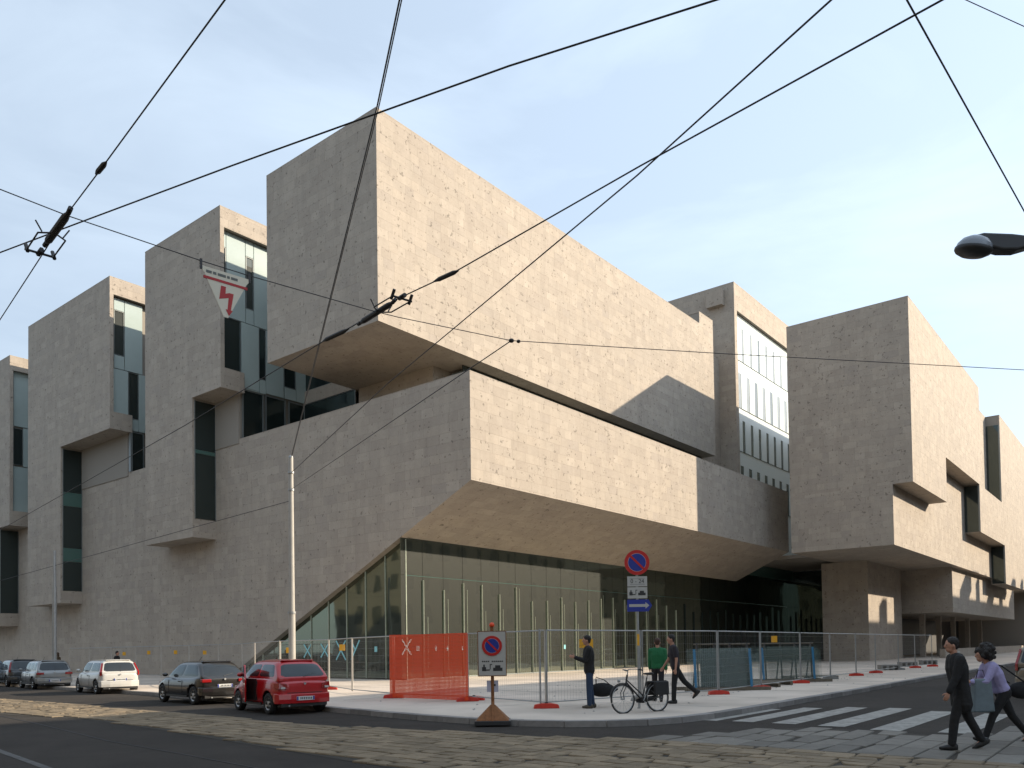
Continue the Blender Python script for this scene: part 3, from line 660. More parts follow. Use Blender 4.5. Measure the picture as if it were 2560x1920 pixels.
    bq.add(vs,fs); bb=bq.build('rear_bumper',bumper or pm,t,smooth=False); bev(bb,.012,2)
    B('bumper_valance',TRIM,t,.0,.1,-hw*.8,hw*.8,.22,.31)
    zp=.62 if not plate_low else .44
    xp=-.075 if plate_low else -.03
    pl=B('number_plate',PLATE,t,xp,xp+.012,-.26,.26,zp-.055,zp+.055)
    for s_ in (-1,1): B('plate_band',BLUS,pl,xp-.002,xp,s_*.235-.022,s_*.235+.022,zp-.05,zp+.05)
    for k in range(7): B('plate_mark',BLK,pl,xp-.002,xp,-.17+k*.052-.014,-.17+k*.052+.014,zp-.03,zp+.03)
    if lamps=='low':
        for s_ in (-1,1):
            q=MB(); q.add([(.0,s_*hw*.60,.70),(.03,s_*hw*.90,.70),(.20,s_*hw*.985,.74),(.20,s_*hw*.97,.86),(.045,s_*hw*.88,.88),(.0,s_*hw*.62,.84),
                 (.1,s_*hw*.60,.70),(.1,s_*hw*.88,.70),(.24,s_*hw*.93,.74),(.24,s_*hw*.93,.86),(.1,s_*hw*.86,.88),(.1,s_*hw*.62,.84)],[(0,1,4,5),(1,2,3,4),(6,11,10,7),(7,10,9,8),(0,6,7,1),(1,7,8,2),(2,8,9,3),(3,9,10,4),(4,10,11,5),(5,11,6,0)])
            for i_,v_ in enumerate(q.v): q.v[i_]=(v_[0]-.03,v_[1]*1.012,v_[2])
            tl=q.build('tail_light',TAIL,t); bev(tl,.01)
            B('light_lens',TAILW,tl,-.046,-.02,min(s_*hw*.70,s_*hw*.84),max(s_*hw*.70,s_*hw*.84),.71,.765)
    elif lamps=='tall':
        for s_ in (-1,1):
            q=MB(); 
            for (za,zc) in ((.80,belt+.02),(belt+.02,zr-.15)):
                ya=lambda z: (wq(z) if z>belt+.04 else hw*.93)
                xa=lambda z: (xl(z) if z>belt+.04 else .03)-.012
                q.add([(xa(za),s_*ya(za)*.92,za),(xa(za)+.05,s_*(ya(za)*1.0+.012),za),(xa(zc)+.05,s_*(ya(zc)*1.0+.012),zc),(xa(zc),s_*ya(zc)*.92,zc),(xa(za)+.16,s_*(ya(za)+.008),za),(xa(zc)+.14,s_*(ya(zc)+.008),zc)],[(0,1,2,3),(1,4,5,2)])
            q.build('tail_light',TAIL,t,fix=False)
    else:
        for s_ in (-1,1):
            o=B('tail_light',TAIL,t,-.035,.12,min(s_*hw*.55,s_*hw*.93),max(s_*hw*.55,s_*hw*.93),.74,.85); bev(o,.02)
    # wiper, badge, spoiler, tailgate seam, exhaust
    zw=zl+.03; q=MB(); q.tube([(xl(zw)-.03,.0,zw-.03),(xl(zw+.08)-.03,-.35,zw+.05)],.012,6); q.build('wiper',TRIM,t)
    q=MB(); q.lathe([(.0,-.005),(.035,-.005),(.035,.01),(.0,.01)],(-.03,0,.84),'X',14); q.build('badge',STEEL,t)
    q=MB(); q.box(x1-.06,x1+.10,-wt*.80,wt*.80,zr-.045,zr-.012); bev(q.build('roof_spoiler',pm,t),.015)
    B('tailgate_seam',TRIM,t,-.032,-.01,-hw*.62,hw*.62,.59,.602); 
    q=MB(); q.tube([(xf1-.1,0,zr),(xf1-.34,0,zr+.13)],.008,6); q.build('aerial',TRIM,t)
    q=MB(); q.tube([(-.02,.45,.24),(.12,.45,.24)],.025,8); q.build('exhaust_pipe',STEEL,t)
    B('head_light',TAILW,t,Lg-.42,Lg-.16,hw*.52,hw*.80,.60,.72); B('head_light',TAILW,t,Lg-.42,Lg-.16,-hw*.80,-hw*.52,.60,.72)
    return t
RD=-.126
red=car('red_hatchback','small red hatchback parked by the kerb with its driver door ajar','car' and (14.02,18.62,RD),R(77.5),paint('red_paint',(.42,.006,.010)),Lg=3.65,W=1.66,H=1.50,belt=.99,front=(.62,.98),rear=(.05,.50),wr=.295,roofr=.83)
# the open door of the red car
dq=MB(); dq.prism([(0,0),(.012,.0),(.012,1.02),(0,1.02)],'Z',0,.01)
dr=MB(); x_h=2.45
DA=R(17)
def doorpt(d,z,o=0): return (x_h-d*cos(DA)-o*sin(DA),.83+d*sin(DA)-o*cos(DA)*-1*.0+ (o if o else 0),z)
vs=[doorpt(0,.32),doorpt(1.02,.32),doorpt(1.08,.95),doorpt(.82,1.36),doorpt(.30,1.36),doorpt(0,.98)]
dr.add([(a,b-.05,c) for a,b,c in vs]+[(a,b,c) for a,b,c in vs],[(0,1,2,5),(2,3,4,5),(6,11,8,7),(8,11,10,9),(0,6,7,1),(1,7,8,2),(2,8,9,3),(3,9,10,4),(4,10,11,5),(5,11,6,0)])
drr=dr.build('open_door',MT['red_paint'],red); bev(drr,.015)
g_=MB(); vs=[doorpt(.10,1.0),doorpt(1.0,1.0),doorpt(.79,1.31),doorpt(.33,1.31)]
g_.add([(a,b+.006,c) for a,b,c in vs]+[(a,b+.012,c) for a,b,c in vs],[(0,1,2,3),(7,6,5,4),(0,4,5,1),(1,5,6,2),(2,6,7,3),(3,7,4,0)]); g_.build('door_glass',CARGL,drr)
B('door_opening',TRIM,red,1.37,2.42,.815,.836,.36,.96)
for k,(a,b_,z) in enumerate([(.18,.62,.74),(.18,.54,.66),(.2,.6,.58)]):
    lt=MB(); p,q2=doorpt(a,z),doorpt(b_,z); lt.add([(p[0],p[1]+.004,z),(q2[0],q2[1]+.004,z),(q2[0],q2[1]+.004,z+.035),(p[0],p[1]+.004,z+.035)],[(0,1,2,3)]); lt.build('door_lettering',mat('pale_pink_print',(.55,.35,.33),.5),drr,fix=False)
B('seat',INT,red,1.5,1.95,.2,.62,.35,.62)
car('black_hatchback','black hatchback parked just ahead of the red car','car' and (15.3,24.6,RD),R(83),paint('black_paint',(.012,.011,.010)),Lg=4.0,W=1.70,H=1.45,belt=.90,front=(.85,1.05),rear=(.05,.62),lamps='mid',wr=.31,plate_low=False)
car('white_hatchback','white hatchback with tall red tail lights parked third in the row','car' and (17.0,35.4,RD),R(81),paint('white_paint',(.52,.51,.48)),Lg=4.15,W=1.70,H=1.48,belt=.93,front=(.65,1.05),rear=(.03,.36),lamps='tall',bumper=paint('white_paint',(.6,.59,.57)),plate_low=False)
car('silver_estate','silver grey estate car parked fourth in the row','car' and (17.65,43.6,RD),R(80),paint('silver_paint',(.24,.25,.25),.4),Lg=4.4,W=1.72,H=1.46,belt=.90,front=(.7,1.15),rear=(.05,.40),lamps='mid',estate=True)
car('dark_estate','dark grey car parked fifth in the row beyond the silver one','car' and (18.35,49.0,RD),R(80),paint('dark_grey_paint',(.035,.038,.04),.2),Lg=4.3,W=1.72,H=1.50,belt=.92,front=(.7,1.1),rear=(.05,.5),lamps='tall')
car('blue_grey_car','blue grey car at the left edge of the photo, last of the row','car' and (18.2,53.6,RD),R(80),paint('bluegrey_paint',(.10,.14,.17),.3),Lg=4.2,W=1.7,H=1.48,belt=.92,front=(.7,1.1),rear=(.05,.5),lamps='mid')
car('beige_estate','beige grey estate car with red tail lights at the right edge of the photo','car' and (29.9,3.0,RD),R(2),paint('beige_paint',(.20,.17,.13),.3),Lg=4.6,W=1.76,H=1.62,belt=.98,front=(.7,1.15),rear=(.03,.25),lamps='tall',estate=True,group=None)
car('grey_car_far','grey car far down the side street near the undercroft','car' and (84,9.0,RD),R(0),paint('grey_paint',(.3,.3,.3),.3),Lg=4.2,W=1.75,H=1.5,lamps='mid',group=None)['category']='car'
# ================================================================ FENCE
fg='temporary site fence panels round the corner'
def wires(q,L_,z0,z1):
    n=int(L_/.11)
    for k in range(1,n): q.box(k*L_/n-.0011,k*L_/n+.0011,-.0011,.0011,z0,z1)
    for z in [z0+.25*i for i in range(1,8)]: q.box(0,L_,-.005,-.0018,z-.0016,z+.0016)
def fpanel(a,b,label,post=STEEL,h=2.08):
    a=V((*a,0)); b=V((*b,0)); d=b-a; L_=d.length-.06; t=thing('site_fence',label,'fence',a,math.atan2(d.y,d.x),fg)
    q=MB(); q.tube([(0.03,0,.10),(0.03,0,h)],.021,8); q.build('post',post,t)
    q=MB(); q.tube([(L_,0,.10),(L_,0,h)],.021,8); q.build('post',post,t)
    q=MB(); q.tube([(.03,0,h-.02),(L_,0,h-.02)],.019,8); q.build('top_rail',STEEL,t)
    q=MB(); q.tube([(.03,0,.16),(L_,0,.16)],.017,8); q.build('bottom_rail',STEEL,t)
    q=MB(); wires(q,L_,.16,h-.03); o=q.build('wire_mesh',STEEL,t,fix=False)
    return t
def foot(p,rz,m_,label,n=1):
    t=thing('ballast_foot',label,'fence foot',(p[0],p[1],0),rz,'feet holding the fence posts')
    q=MB(); q.prism([(-.34,0),(.34,0),(.31,.10),(.12,.135),(-.12,.135),(-.31,.10)],'Y',-.11,.11); o=q.build('block',m_,t); bev(o,.01)
    q=MB(); q.lathe([(.028,.12),(.028,.16),(.045,.16),(.045,.12)],(0,0,0),'Z',10); q.build('socket',DSTEEL,t)
    return t
fr=[(17.46,12.9),(21.2,12.15),(25.0,11.5),(28.8,11.6),(33.46,11.8),(37.83,12.0),(41.95,12.07),(46.1,12.26),(51.8,12.5),(55.8,12.5),(59.1,12.2)]
fl=[(17.46,12.9),(18.63,16.75),(18.75,20.15),(19.9,23.6),(21.55,27.0),(21.98,30.95),(23.8,35.6),(26.4,40.7),(27.2,44.4),(27.3,47.9),(27.35,51.4),(27.4,54.9),(27.4,58.4),(27.45,61.9),(27.5,65.4)]
wr_=['first','second','third','fourth','fifth','sixth','seventh','eighth','ninth','tenth','eleventh','twelfth','thirteenth','fourteenth']
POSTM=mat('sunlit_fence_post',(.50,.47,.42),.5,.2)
for i in range(len(fr)-1): fpanel(fr[i],fr[i+1],'steel mesh fence panel, %s to the right of the thick double post'%wr_[i])
for i in range(len(fl)-1): fpanel(fl[i],fl[i+1],'steel mesh fence panel, %s to the left of the thick double post'%wr_[i],POSTM)
fm=[(0,REDP),(1,GREYC),(2,REDP),(3,REDP),(4,REDP),(5,GREYC),(6,REDP),(7,REDP),(8,GREYC),(9,REDP),(10,REDP)]
FRZ=YAW-pi/2
for i,m_ in fm: foot(fr[i],FRZ+.05,m_,'%s fence foot under post %s counting right from the double post'%('red' if m_ is REDP else 'grey concrete',['one','two','three','four','five','six','seven','eight','nine','ten','eleven'][i]))
for i in (1,2,4,5,6): foot(fl[i],FRZ+(.1 if i!=1 else .2),REDP,'red fence foot under the %s post left of the double post'%wr_[i-1])
foot((19.1,16.9),FRZ-.1,REDP,'spare red fence foot lying behind another near the movable sign')
q=MB(); q.tube([(17.36,13.02,.1),(17.36,13.02,2.1)],.024,8); dp=q.build('steel_post',STEEL,None); tag(dp,'second post of the double post on the orange footed fence corner','post')
for i,(x,y,z) in enumerate([(18.9,12.57,1.70),(30.2,11.62,1.80),(21.9,30.2,1.65),(20.6,25.0,1.72),(27.25,46.0,1.6),(27.3,49.5,1.65),(27.35,53.0,1.65),(27.4,56.5,1.6)]):
    lab=['yellow tag on the fence right of the movable sign','yellow tag on the fence in front of the glass racks','small orange tag on the fence between the two lit posts left of the tall pole','small orange tag on the fence just right of the tall pole','orange tag on the far fence above the black car','orange tag on the far fence, second left of the black car roof','orange tag on the far fence, third left of the black car roof','orange tag on the far fence above the white car'][i]
    q=MB(); w_=.19 if i<1 else .11; q.box(-w_,w_,-.006,.006,-.12,.12); o=q.build('warning_tag',YEL,None); o.location=(x,y,z) ; o.rotation_euler=(0,0,FRZ); tag(o,lab,'tag','yellow tags on the fence')
# orange plastic mesh sheet: real strands
a=V((18.56,16.72,0)); b=V((18.70,20.2,0)); a=V((18.52,16.6,0)); d=(b-a); L_=d.length; t=thing('orange_mesh_sheet','bright orange plastic safety mesh tied to one fence panel','safety mesh',a,math.atan2(d.y,d.x))
q=MB(); n=int(L_/.055); 
def sag(x): return .035*sin(x*2.3)+.02*sin(x*7)
for k in range(n+1):
    x=k*L_/n; q.add([(x-.0175,.03+sag(x)*.5,.05),(x+.0175,.03+sag(x)*.5,.05),(x+.0175,.03+sag(x)*.5,2.05+.05*x/L_),(x-.0175,.03+sag(x)*.5,2.05+.05*x/L_)],[(0,1,2,3)])
for k in range(48):
    z=.05+k*2.02/47
    for j in range(n): 
        x0=j*L_/n; x1=(j+1)*L_/n; q.add([(x0,.032+sag(x0)*.5,z-.014),(x1,.032+sag(x1)*.5,z-.014),(x1,.032+sag(x1)*.5,z+.014),(x0,.032+sag(x0)*.5,z+.014)],[(0,1,2,3)])
q.build('mesh_netting',ORANGE,t,fix=False)
# ================================================================ SIGNS
def disc(par,mt,r,th,x,y,z,name,seg=36):
    q=MB(); q.lathe([(0.0001,-th/2),(r,-th/2),(r,th/2),(0.0001,th/2)],(0,0,0),'X',seg); o=q.build(name,mt,par); o.location=(x,y,z); return o
def nopark(par,r,z,x=-.03):
    s_=disc(par,REDS,r,.012,x,0,z,'sign_face'); disc(s_,BLUS,r*.70,.004,-.009,0,0,'blue_disc')
    q=MB(); q.box(-.003,.003,-r*.74,r*.74,-r*.085,r*.085); o=q.build('red_bar',REDS,s_); o.location=(-.013,0,0); o.rotation_euler=(R(45),0,0)
    # thin white ring
    q=MB(); q.lathe([(r*.70,-.0095),(r*.725,-.0095),(r*.725,-.004),(r*.70,-.004)],(0,0,0),'X',36); q.build('white_ring',WHT,s_)
    disc(par,STEEL,r*.99,.006,x+.012,0,z,'sign_back')
def text(par,s_,size,x,y,z,mt,name='lettering'):
    cu=bpy.data.curves.new(name,'FONT'); cu.body=s_; cu.size=size; cu.align_x='CENTER'; cu.align_y='CENTER'; cu.extrude=.001
    o=bpy.data.objects.new(name,cu); C.objects.link(o); bpy.context.view_layer.update()
    me=bpy.data.meshes.new_from_object(o.evaluated_get(bpy.context.evaluated_depsgraph_get())); bpy.data.objects.remove(o); me.materials.clear(); me.materials.append(mt)
    me.transform(Matrix(((0,0,-1,0),(-1,0,0,0),(0,1,0,0),(0,0,0,1)))); o=bpy.data.objects.new(name,me); link(o,par); o.location=(x,y,z); return o
def tow(par,x,z,s_,mt=BLK):
    # small pictogram: truck towing a car, drawn in blocks (y+ is left)
    q=MB()
    for (a,b_,c,d) in [(.50,.30,-.10,.10),(.44,.36,.10,.22),(.30,.12,-.08,-.02),(-.04,-.50,-.10,.06),(-.14,-.40,.06,.18),(.12,.08,-.02,.24),(.08,-.0,.2,.24)]:
        q.box(x-.002,x,min(a,b_)*s_,max(a,b_)*s_,z+c*s_,z+d*s_)
    q.build('tow_truck_symbol',mt,par)
t=thing('parking_sign','round no parking sign with two white plates and blue arrow plate on steel pole','road sign',(18.55,10.73,0),YAW,None)
q=MB(); q.tube([(0,0,0),(0,0,4.05)],.032,12); q.build('pole',STEEL,t)
nopark(t,.325,3.77,-.05)
pl=B('time_plate',WHT,t,-.05,-.038,-.255,.255,3.15,3.41); fm_=MB(); fm_.box(-.053,-.051,-.19,.19,3.20,3.205); fm_.box(-.053,-.051,-.19,.19,3.355,3.36); fm_.build('plate_border',BLK,pl); text(pl,'0 - 24',.15,-.053,0,3.28,BLK)
pl=B('tow_plate',WHT,t,-.05,-.038,-.255,.255,2.84,3.13); tow(pl,-.052,2.96,.42)
q=MB(); q.prism([(.27,2.50),(.27,2.81),(-.28,2.81),(-.37,2.655),(-.28,2.50)],'X',-.05,-.036); ar=q.build('arrow_plate',BLUS,t)
q=MB(); q.prism([(.22,2.62),(.22,2.69),(-.20,2.69),(-.20,2.74),(-.30,2.655),(-.20,2.57),(-.20,2.62)],'X',-.054,-.051); q.build('white_arrow',WHT,ar)
B('yellow_sticker',YEL,t,-.036,-.030,-.03,.03,1.62,1.92)
for z in (3.85,3.65,3.3,2.98,2.66): B('bracket',DSTEEL,t,-.038,.04,-.045,.045,z-.012,z+.012)
# movable sign
t=thing('movable_no_parking_sign','portable no parking board on a rusty post with a pyramid base by the kerb','road sign',(14.12,11.93,-.0),YAW)
q=MB(); q.prism([(-.40,-.40),(.40,-.40),(.40,.40),(-.40,.40)],'Z',-.10,.0); bev(q.build('base_plate',DSTEEL,t),.01)
q=MB(); 
for ax in (0,1):
    for s_ in (-1,1):
        w_=.02
        if ax==0: q.add([(s_*.36,-w_,.0),(s_*.36,w_,.0),(0,w_,.38),(0,-w_,.38),(s_*.40,-w_,.0),(s_*.40,w_,.0),(0,w_,.44),(0,-w_,.44)],[(0,1,2,3),(7,6,5,4),(0,4,5,1),(1,5,6,2),(2,6,7,3),(3,7,4,0)])
q.build('brace',RUST,t)
q=MB(); q.add([(-.37,-.37,0),(.37,-.37,0),(.37,.37,0),(-.37,.37,0),(-.05,-.05,.34),(.05,-.05,.34),(.05,.05,.34),(-.05,.05,.34)],[(3,2,1,0),(0,1,5,4),(1,2,6,5),(2,3,7,6),(3,0,4,7),(4,5,6,7)]); bev(q.build('pyramid_base',RUST,t),.015)
q=MB(); q.tube([(0,0,.3),(0,0,2.1)],.038,10); q.build('post',RUST,t)
bd=B('sign_board',WHT,t,-.075,-.045,-.31,.31,.99,1.98); bev(bd,.008)
for (a,b_,c,d) in ((-.325,-.31,.98,1.99),(.31,.325,.98,1.99),(-.31,.31,.975,.99),(-.31,.31,1.98,1.995)): B('board_frame',RUST,t,-.078,-.04,a,b_,c,d)
nopark(t,.225,1.66,-.085)
q=MB()
for k in range(11):
    if k!=4: q.box(-.078,-.076,.23-k*.044-.032,.23-k*.044,1.295,1.325)
q.build('small_print',BLK,bd); tow(bd,-.077,1.14,.46)
pp=B('paper_note',mat('paper_violet',(.45,.44,.52),.8),t,-.05,-.042,-.13,.13,.62,.88); pp.rotation_euler=(0,R(3),R(0))
q=MB(); q.box(-.052,-.0505,-.07,.03,.75,.80); q.build('note_print',BLK,pp)
q=MB(); q.lathe([(.0,0),(.055,.01),(.06,.06),(.035,.10),(.0,.11)],(0,0,2.08),'Z',12); q.build('lamp_knob',ORANGE,t,smooth=True)
# ================================================================ POLES
t=thing('tall_catenary_pole','tall slim two stage pole standing behind the red car','pole',(18.65,25.5,0))
q=MB(); q.tube([(0,0,0),(0,0,3.0)],[.13,.125],16); q.build('lower_tube',POLE,t,smooth=False)
q=MB(); q.tube([(0,0,3.0),(0,0,3.06),(0,0,8.85)],[.14,.11,.085],16); q.build('upper_tube',POLE,t)
for z in (3.0,7.6,8.25): 
    q=MB(); q.lathe([(.10,z),(.15 if z<4 else .115,z),(.15 if z<4 else .115,z+.08),(.10,z+.08)],(0,0,0),'Z',16); q.build('collar',STEEL,t)
q=MB(); q.lathe([(.0,8.95),(.07,8.92),(.09,8.85)],(0,0,0),'Z',16); q.build('cap',STEEL,t)
t=thing('far_catenary_pole','thin dark pole by the far pavement at the left','pole',(18.53,45.8,0))
q=MB(); q.tube([(0,0,0),(0,0,5.2)],[.12,.11],12); q.build('lower_tube',STEEL,t); q=MB(); q.tube([(0,0,5.2),(0,0,7.1)],[.085,.07],12); q.build('upper_tube',STEEL,t)
# street lamp at the right
t=thing('street_lamp','cobra head street lamp reaching into the sky at the right edge','street lamp',(14.66,2.27,7.80),R(-53)); t.scale=(.88,.88,.88)
q=MB(); q.lathe([(.001,-.10),(.20,-.085),(.29,-.035),(.315,0),(.315,.045),(.30,.06)],(0,0,0),'Z',28); q.build('lower_bowl',DSTEEL,t,smooth=True).rotation_euler=(R(13),R(10),0)
q=MB(); q.lathe([(.30,.06),(.285,.12),(.22,.20),(.12,.25),(.001,.265)],(0,0,0),'Z',28); q.build('glass_dome',mat('lamp_dome',(.22,.25,.29),.25,spec=.6),t,smooth=True).rotation_euler=(R(13),R(10),0)
q=MB(); q.prism([(-.06,.24),(.25,.05),(.45,.02),(.72,.05),(.98,.16),(1.05,.25),(1.05,.33),(.6,.335),(.1,.30)],'Y',-.13,.13); o=q.build('gear_housing',DSTEEL,t); bev(o,.04,3); o.rotation_euler=(0,R(8),0)
q=MB(); q.tube([(1.0,0,.16),(1.6,0,.10),(2.6,0,-.05),(3.3,0,-.35),(3.5,0,-.9)],[.035,.04,.045,.055,.06],10); q.build('arm',DSTEEL,t)
q=MB(); q.tube([(3.5,0,-.8),(3.5,0,-8.95)],[.075,.11],14); q.build('pole',DSTEEL,t)
# ================================================================ OVERHEAD WIRES
wg='overhead tram wires crossing the sky'
def wire(pts,r,label,ext0=0,ext1=0,sagd=0,grp=wg):
    P=[V(p) for p in pts]
    if ext0: P=[P[0]+(P[0]-P[1]).normalized()*ext0]+P
    if ext1: P=P+[P[-1]+(P[-1]-P[-2]).normalized()*ext1]
    q=MB(); q.tube(P,r,6); o=q.build('overhead_wire',WIRE,None,fix=False); return tag(o,label,'wire',grp)
wire([(3.04,4.85,6),(3.4,7.42,6),(3.53,8.39,6),(3.72,9.48,6),(4.11,11.83,6)],.0065,'contact wire from the top left through the left black insulator to the left edge',14,40)
wire([(5.64,2.51,6.4),(5.19,4.12,6.4),(4.88,5.47,6.4),(4.51,7.09,6.4),(4.01,9.41,6.4),(3.73,10.73,6.4)],.0078,'long wire from the top centre past the roof corner down to the left edge',14,30)
wire([(2.96,8.55,6.03),(3.58,8.56,6.03),(4.98,8.42,6.03),(5.51,8.34,6.03),(7.11,8.01,6.03),(7.5,7.9,6.03)],.0055,'span wire carrying the triangle sign between the two black insulators',14,0)
wire([(7.5,7.9,6.03),(9.14,7.28,6.03),(11.65,5.19,6.03),(15.64,1.74,6.03)],.0055,'thin span wire running from the middle insulator to the right edge',0,12)
wire([(6.24,1.01,6.06),(6.62,3.71,6.06),(7.08,6.5,6.06),(7.15,7.52,6.06),(7.36,8.67,6.06),(7.44,9.37,6.06),(8.45,14.93,6.06),(10.57,28.11,6.06)],.0075,'contact wire from the top right through the middle insulator to the lower left',14,40)
wire([(8.26,2.45,8),(9.67,5.48,8),(13.5,14.6,8.05),(18.62,25.42,8.28)],.011,'straight wire from the top right down to the tall pole',14,0)
wire([(6.38,6.64,9.0),(7.45,8.21,9.0),(18.62,25.42,8.9)],.011,'steep wire falling from the top centre across the roof corner to the tall pole',10,0)
wire([(6.40,6.62,9.02),(7.47,8.19,9.02),(18.62,25.40,8.85)],.008,'twin of the steep wire lying just beside it',10,0)
wire([(9.14,7.28,6.03),(18.6,25.42,7.64)],.008,'short stay wire from the small clamp to the tall pole',0,0)
wire([(6.56,1.4,6.4),(10.65,1.14,6.4)],.0075,'wire slanting down to the right edge above the street lamp',10,14)
wire([(6.84,1.06,6.4),(7.43,.76,6.4)],.0035,'faint thin wire cutting the top right corner',10,12)
wire([(18.6,25.5,7.22),(18.53,45.8,6.3)],.012,'faint wire between the tall pole and the far pole',0,20)
def insul(c,d,label,side,flip=1):
    c=V(c); d=V(d).normalized(); t=thing('wire_insulator',label,'insulator',c,math.atan2(d.y,d.x),'black insulators on the contact wires')
    q=MB(); q.tube([(-.42,0,.0),(-.36,0,.0),(-.30,0,0),(.30,0,0),(.36,0,0),(.46,0,0)],[.010,.026,.038,.038,.030,.010],10); q.build('insulator_body',WIRE,t)
    q=MB(); q.tube([(.42,0,0),(.5,.0,.02)],.025,8); q.tube([(-.46,0,0),(-.40,0,0)],.025,8); q.build('end_clamp',WIRE,t)
    f_=flip
    for s_ in (-1,1):
        q=MB(); q.tube([(f_*.10,s_*.03,-.01),(f_*.18,s_*.13,-.01),(f_*.62,s_*.13,-.02)],.009,6); q.tube([(f_*.60,s_*.13,-.05),(f_*.68,s_*.13,.05)],.022,6); q.tube([(f_*.15,s_*.10,.0),(f_*.15,s_*.16,.1)],.008,6); q.build('horn_rod',WIRE,t)
    q=MB(); q.tube([(f_*.64,-.15,-.02),(f_*.64,.15,-.02)],.013,6); q.tube([(f_*.58,0,0),(f_*.72,0,0)],.028,6); q.build('cross_bar',WIRE,t)
    return t
insul((3.60,8.86,6.0),(-.14,-1,0),'black insulator with forked rods on the wire at the upper left',1,-1)
insul((7.24,8.05,6.04),(-.2,-1,0),'black insulator with forked rods near the bottom of the roof corner',1,1)
q=MB(); q.tube([(3.385,7.3,6.0),(3.39,7.36,6),(3.405,7.5,6),(3.41,7.56,6)],[.008,.024,.024,.008],8); tag(q.build('wire_sleeve',WIRE,None),'small black sleeve on the wire above the left insulator','sleeve')
q=MB(); q.tube([(7.08,6.42,6.06),(7.082,6.5,6.06),(7.095,6.75,6.06),(7.10,6.85,6.06)],[.008,.026,.026,.008],8); tag(q.build('wire_sleeve',WIRE,None),'small black sleeve on the wire right of the middle insulator','sleeve')
q=MB(); q.tube([(7.38,8.75,6.06),(7.40,8.9,6.06),(7.43,9.3,6.06),(7.44,9.4,6.06)],[.008,.03,.03,.008],8); tag(q.build('wire_sleeve',WIRE,None),'long black sleeve on the wire left of the middle insulator','sleeve')
q=MB(); q.ell((9.14,7.28,6.03),(.04,.04,.03)); q.ell((9.23,7.22,6.03),(.03,.03,.025)); tag(q.build('wire_clamp',WIRE,None,smooth=True),'small clamp where the thin span wire meets the short stay wire','clamp')
# triangular warning plate hanging on the span wire
a=V((4.96,8.42,6.0)); b=V((5.53,8.335,6.0)); d=(b-a); L_=d.length
t=thing('warning_triangle','white triangular electricity warning plate with red lightning bolt hanging from span wire','warning sign',a,math.atan2(d.y,d.x))
TW=mat('warning_plate_white',(.66,.62,.50),.5); DRD=mat('warning_red',(.40,.006,.006),.5)
q=MB(); q.prism([(-.02,-.02),(L_+.02,-.02),(L_*.93,-.10),(L_*.545,-.545),(L_*.455,-.545),(L_*.07,-.10)],'Y',-.004,.004); q.build('plate',TW,t)
q=MB(); q.box(L_*.05,L_*.95,-.007,-.005,-.155,-.125); q.box(L_*.05,L_*.95,.005,.007,-.155,-.125); q.build('red_stripe',DRD,t)
for yy in (-.0065,.0045):
    q=MB(); q.prism([(L_*.40,-.19),(L_*.50,-.19),(L_*.49,-.27),(L_*.57,-.25),(L_*.66,-.25),(L_*.60,-.45),(L_*.64,-.45),(L_*.56,-.52),(L_*.49,-.45),(L_*.53,-.45),(L_*.555,-.31),(L_*.36,-.35)],'Y',yy,yy+.002); q.build('lightning_bolt',DRD,t)
q=MB(); rnd=random.Random(5)
x=L_*.1
for ln in (.08,.05,.12,.04,.10):
    q.box(x,x+ln*.8,-.0065,-.0045,-.085,-.055); x+=ln*.8+.015
q.build('small_print',mat('print_grey',(.12,.13,.12),.6),t)
for xx in (0,L_): B('hanger',WIRE,t,xx-.012,xx+.012,-.012,.012,-.06,.05)
# ================================================================ BICYCLE
t=thing('bicycle','black city bicycle with loaded rear bags standing at the kerb in front of the walkers','bicycle',(17.45,10.08,0),0)
bf=V((16.95,10.24,0)); brr=V((17.95,9.86,0)); dd_=(bf-brr); t.location=(bf+brr)/2; t.rotation_euler=(R(3),0,math.atan2(dd_.y,dd_.x))
BK=mat('bike_black',(.02,.02,.022),.35,.2); WB=1.07; WR=.345
for nm,x in (('front_wheel',WB/2),('rear_wheel',-WB/2)):
    q=MB(); n=36
    q.tube([(x+cos(2*pi*k/n)*WR,0,WR+sin(2*pi*k/n)*WR) for k in range(n+1)],.019,8,cap=False); wh=q.build(nm,RUB,t,fix=False)
    q=MB(); q.tube([(x+cos(2*pi*k/n)*(WR-.03),0,WR+sin(2*pi*k/n)*(WR-.03)) for k in range(n+1)],.010,6,cap=False); q.build('rim',STEEL,wh,fix=False)
    q=MB()
    for k in range(16): 
        a_=2*pi*k/16; q.tube([(x,.03*(-1)**k,WR),(x+cos(a_)*(WR-.03),0,WR+sin(a_)*(WR-.03))],.0022,4)
    q.build('spoke',STEEL,wh,fix=False)
    q=MB(); q.tube([(x,-.06,WR),(x,.06,WR)],.022,10); q.build('hub',STEEL,wh)
    q=MB(); q.tube([(x+cos(a_)*(WR+.035),0,WR+sin(a_)*(WR+.035)) for a_ in [R(d_) for d_ in range(10 if x>0 else 0,160,12)]],.014,6); q.build('mudguard',BK,t)
hd=V((WB/2-.16,0,.86)); bb=V((-.06,0,.28)); stp=V((-.24,0,.84))
q=MB(); q.tube([hd+V((.03,0,-.12)),bb],.021,8); q.tube([hd+V((.02,0,-.06)),V((-.1,0,.40))],.016,8); q.tube([bb,stp],.016,8); q.tube([bb,(-WB/2,0,WR)],.011,8); q.tube([stp-V((-.03,0,.18)),(-WB/2,0,WR)],.009,8); q.tube([hd+V((.04,0,-.16)),hd+V((-.01,0,.06))],.022,8); q.build('frame',BK,t)
q=MB(); 
for s_ in (-1,1): q.tube([hd+V((.04,s_*.05,-.16)),(WB/2+.01,s_*.055,WR+.15),(WB/2,s_*.055,WR)],.010,6)
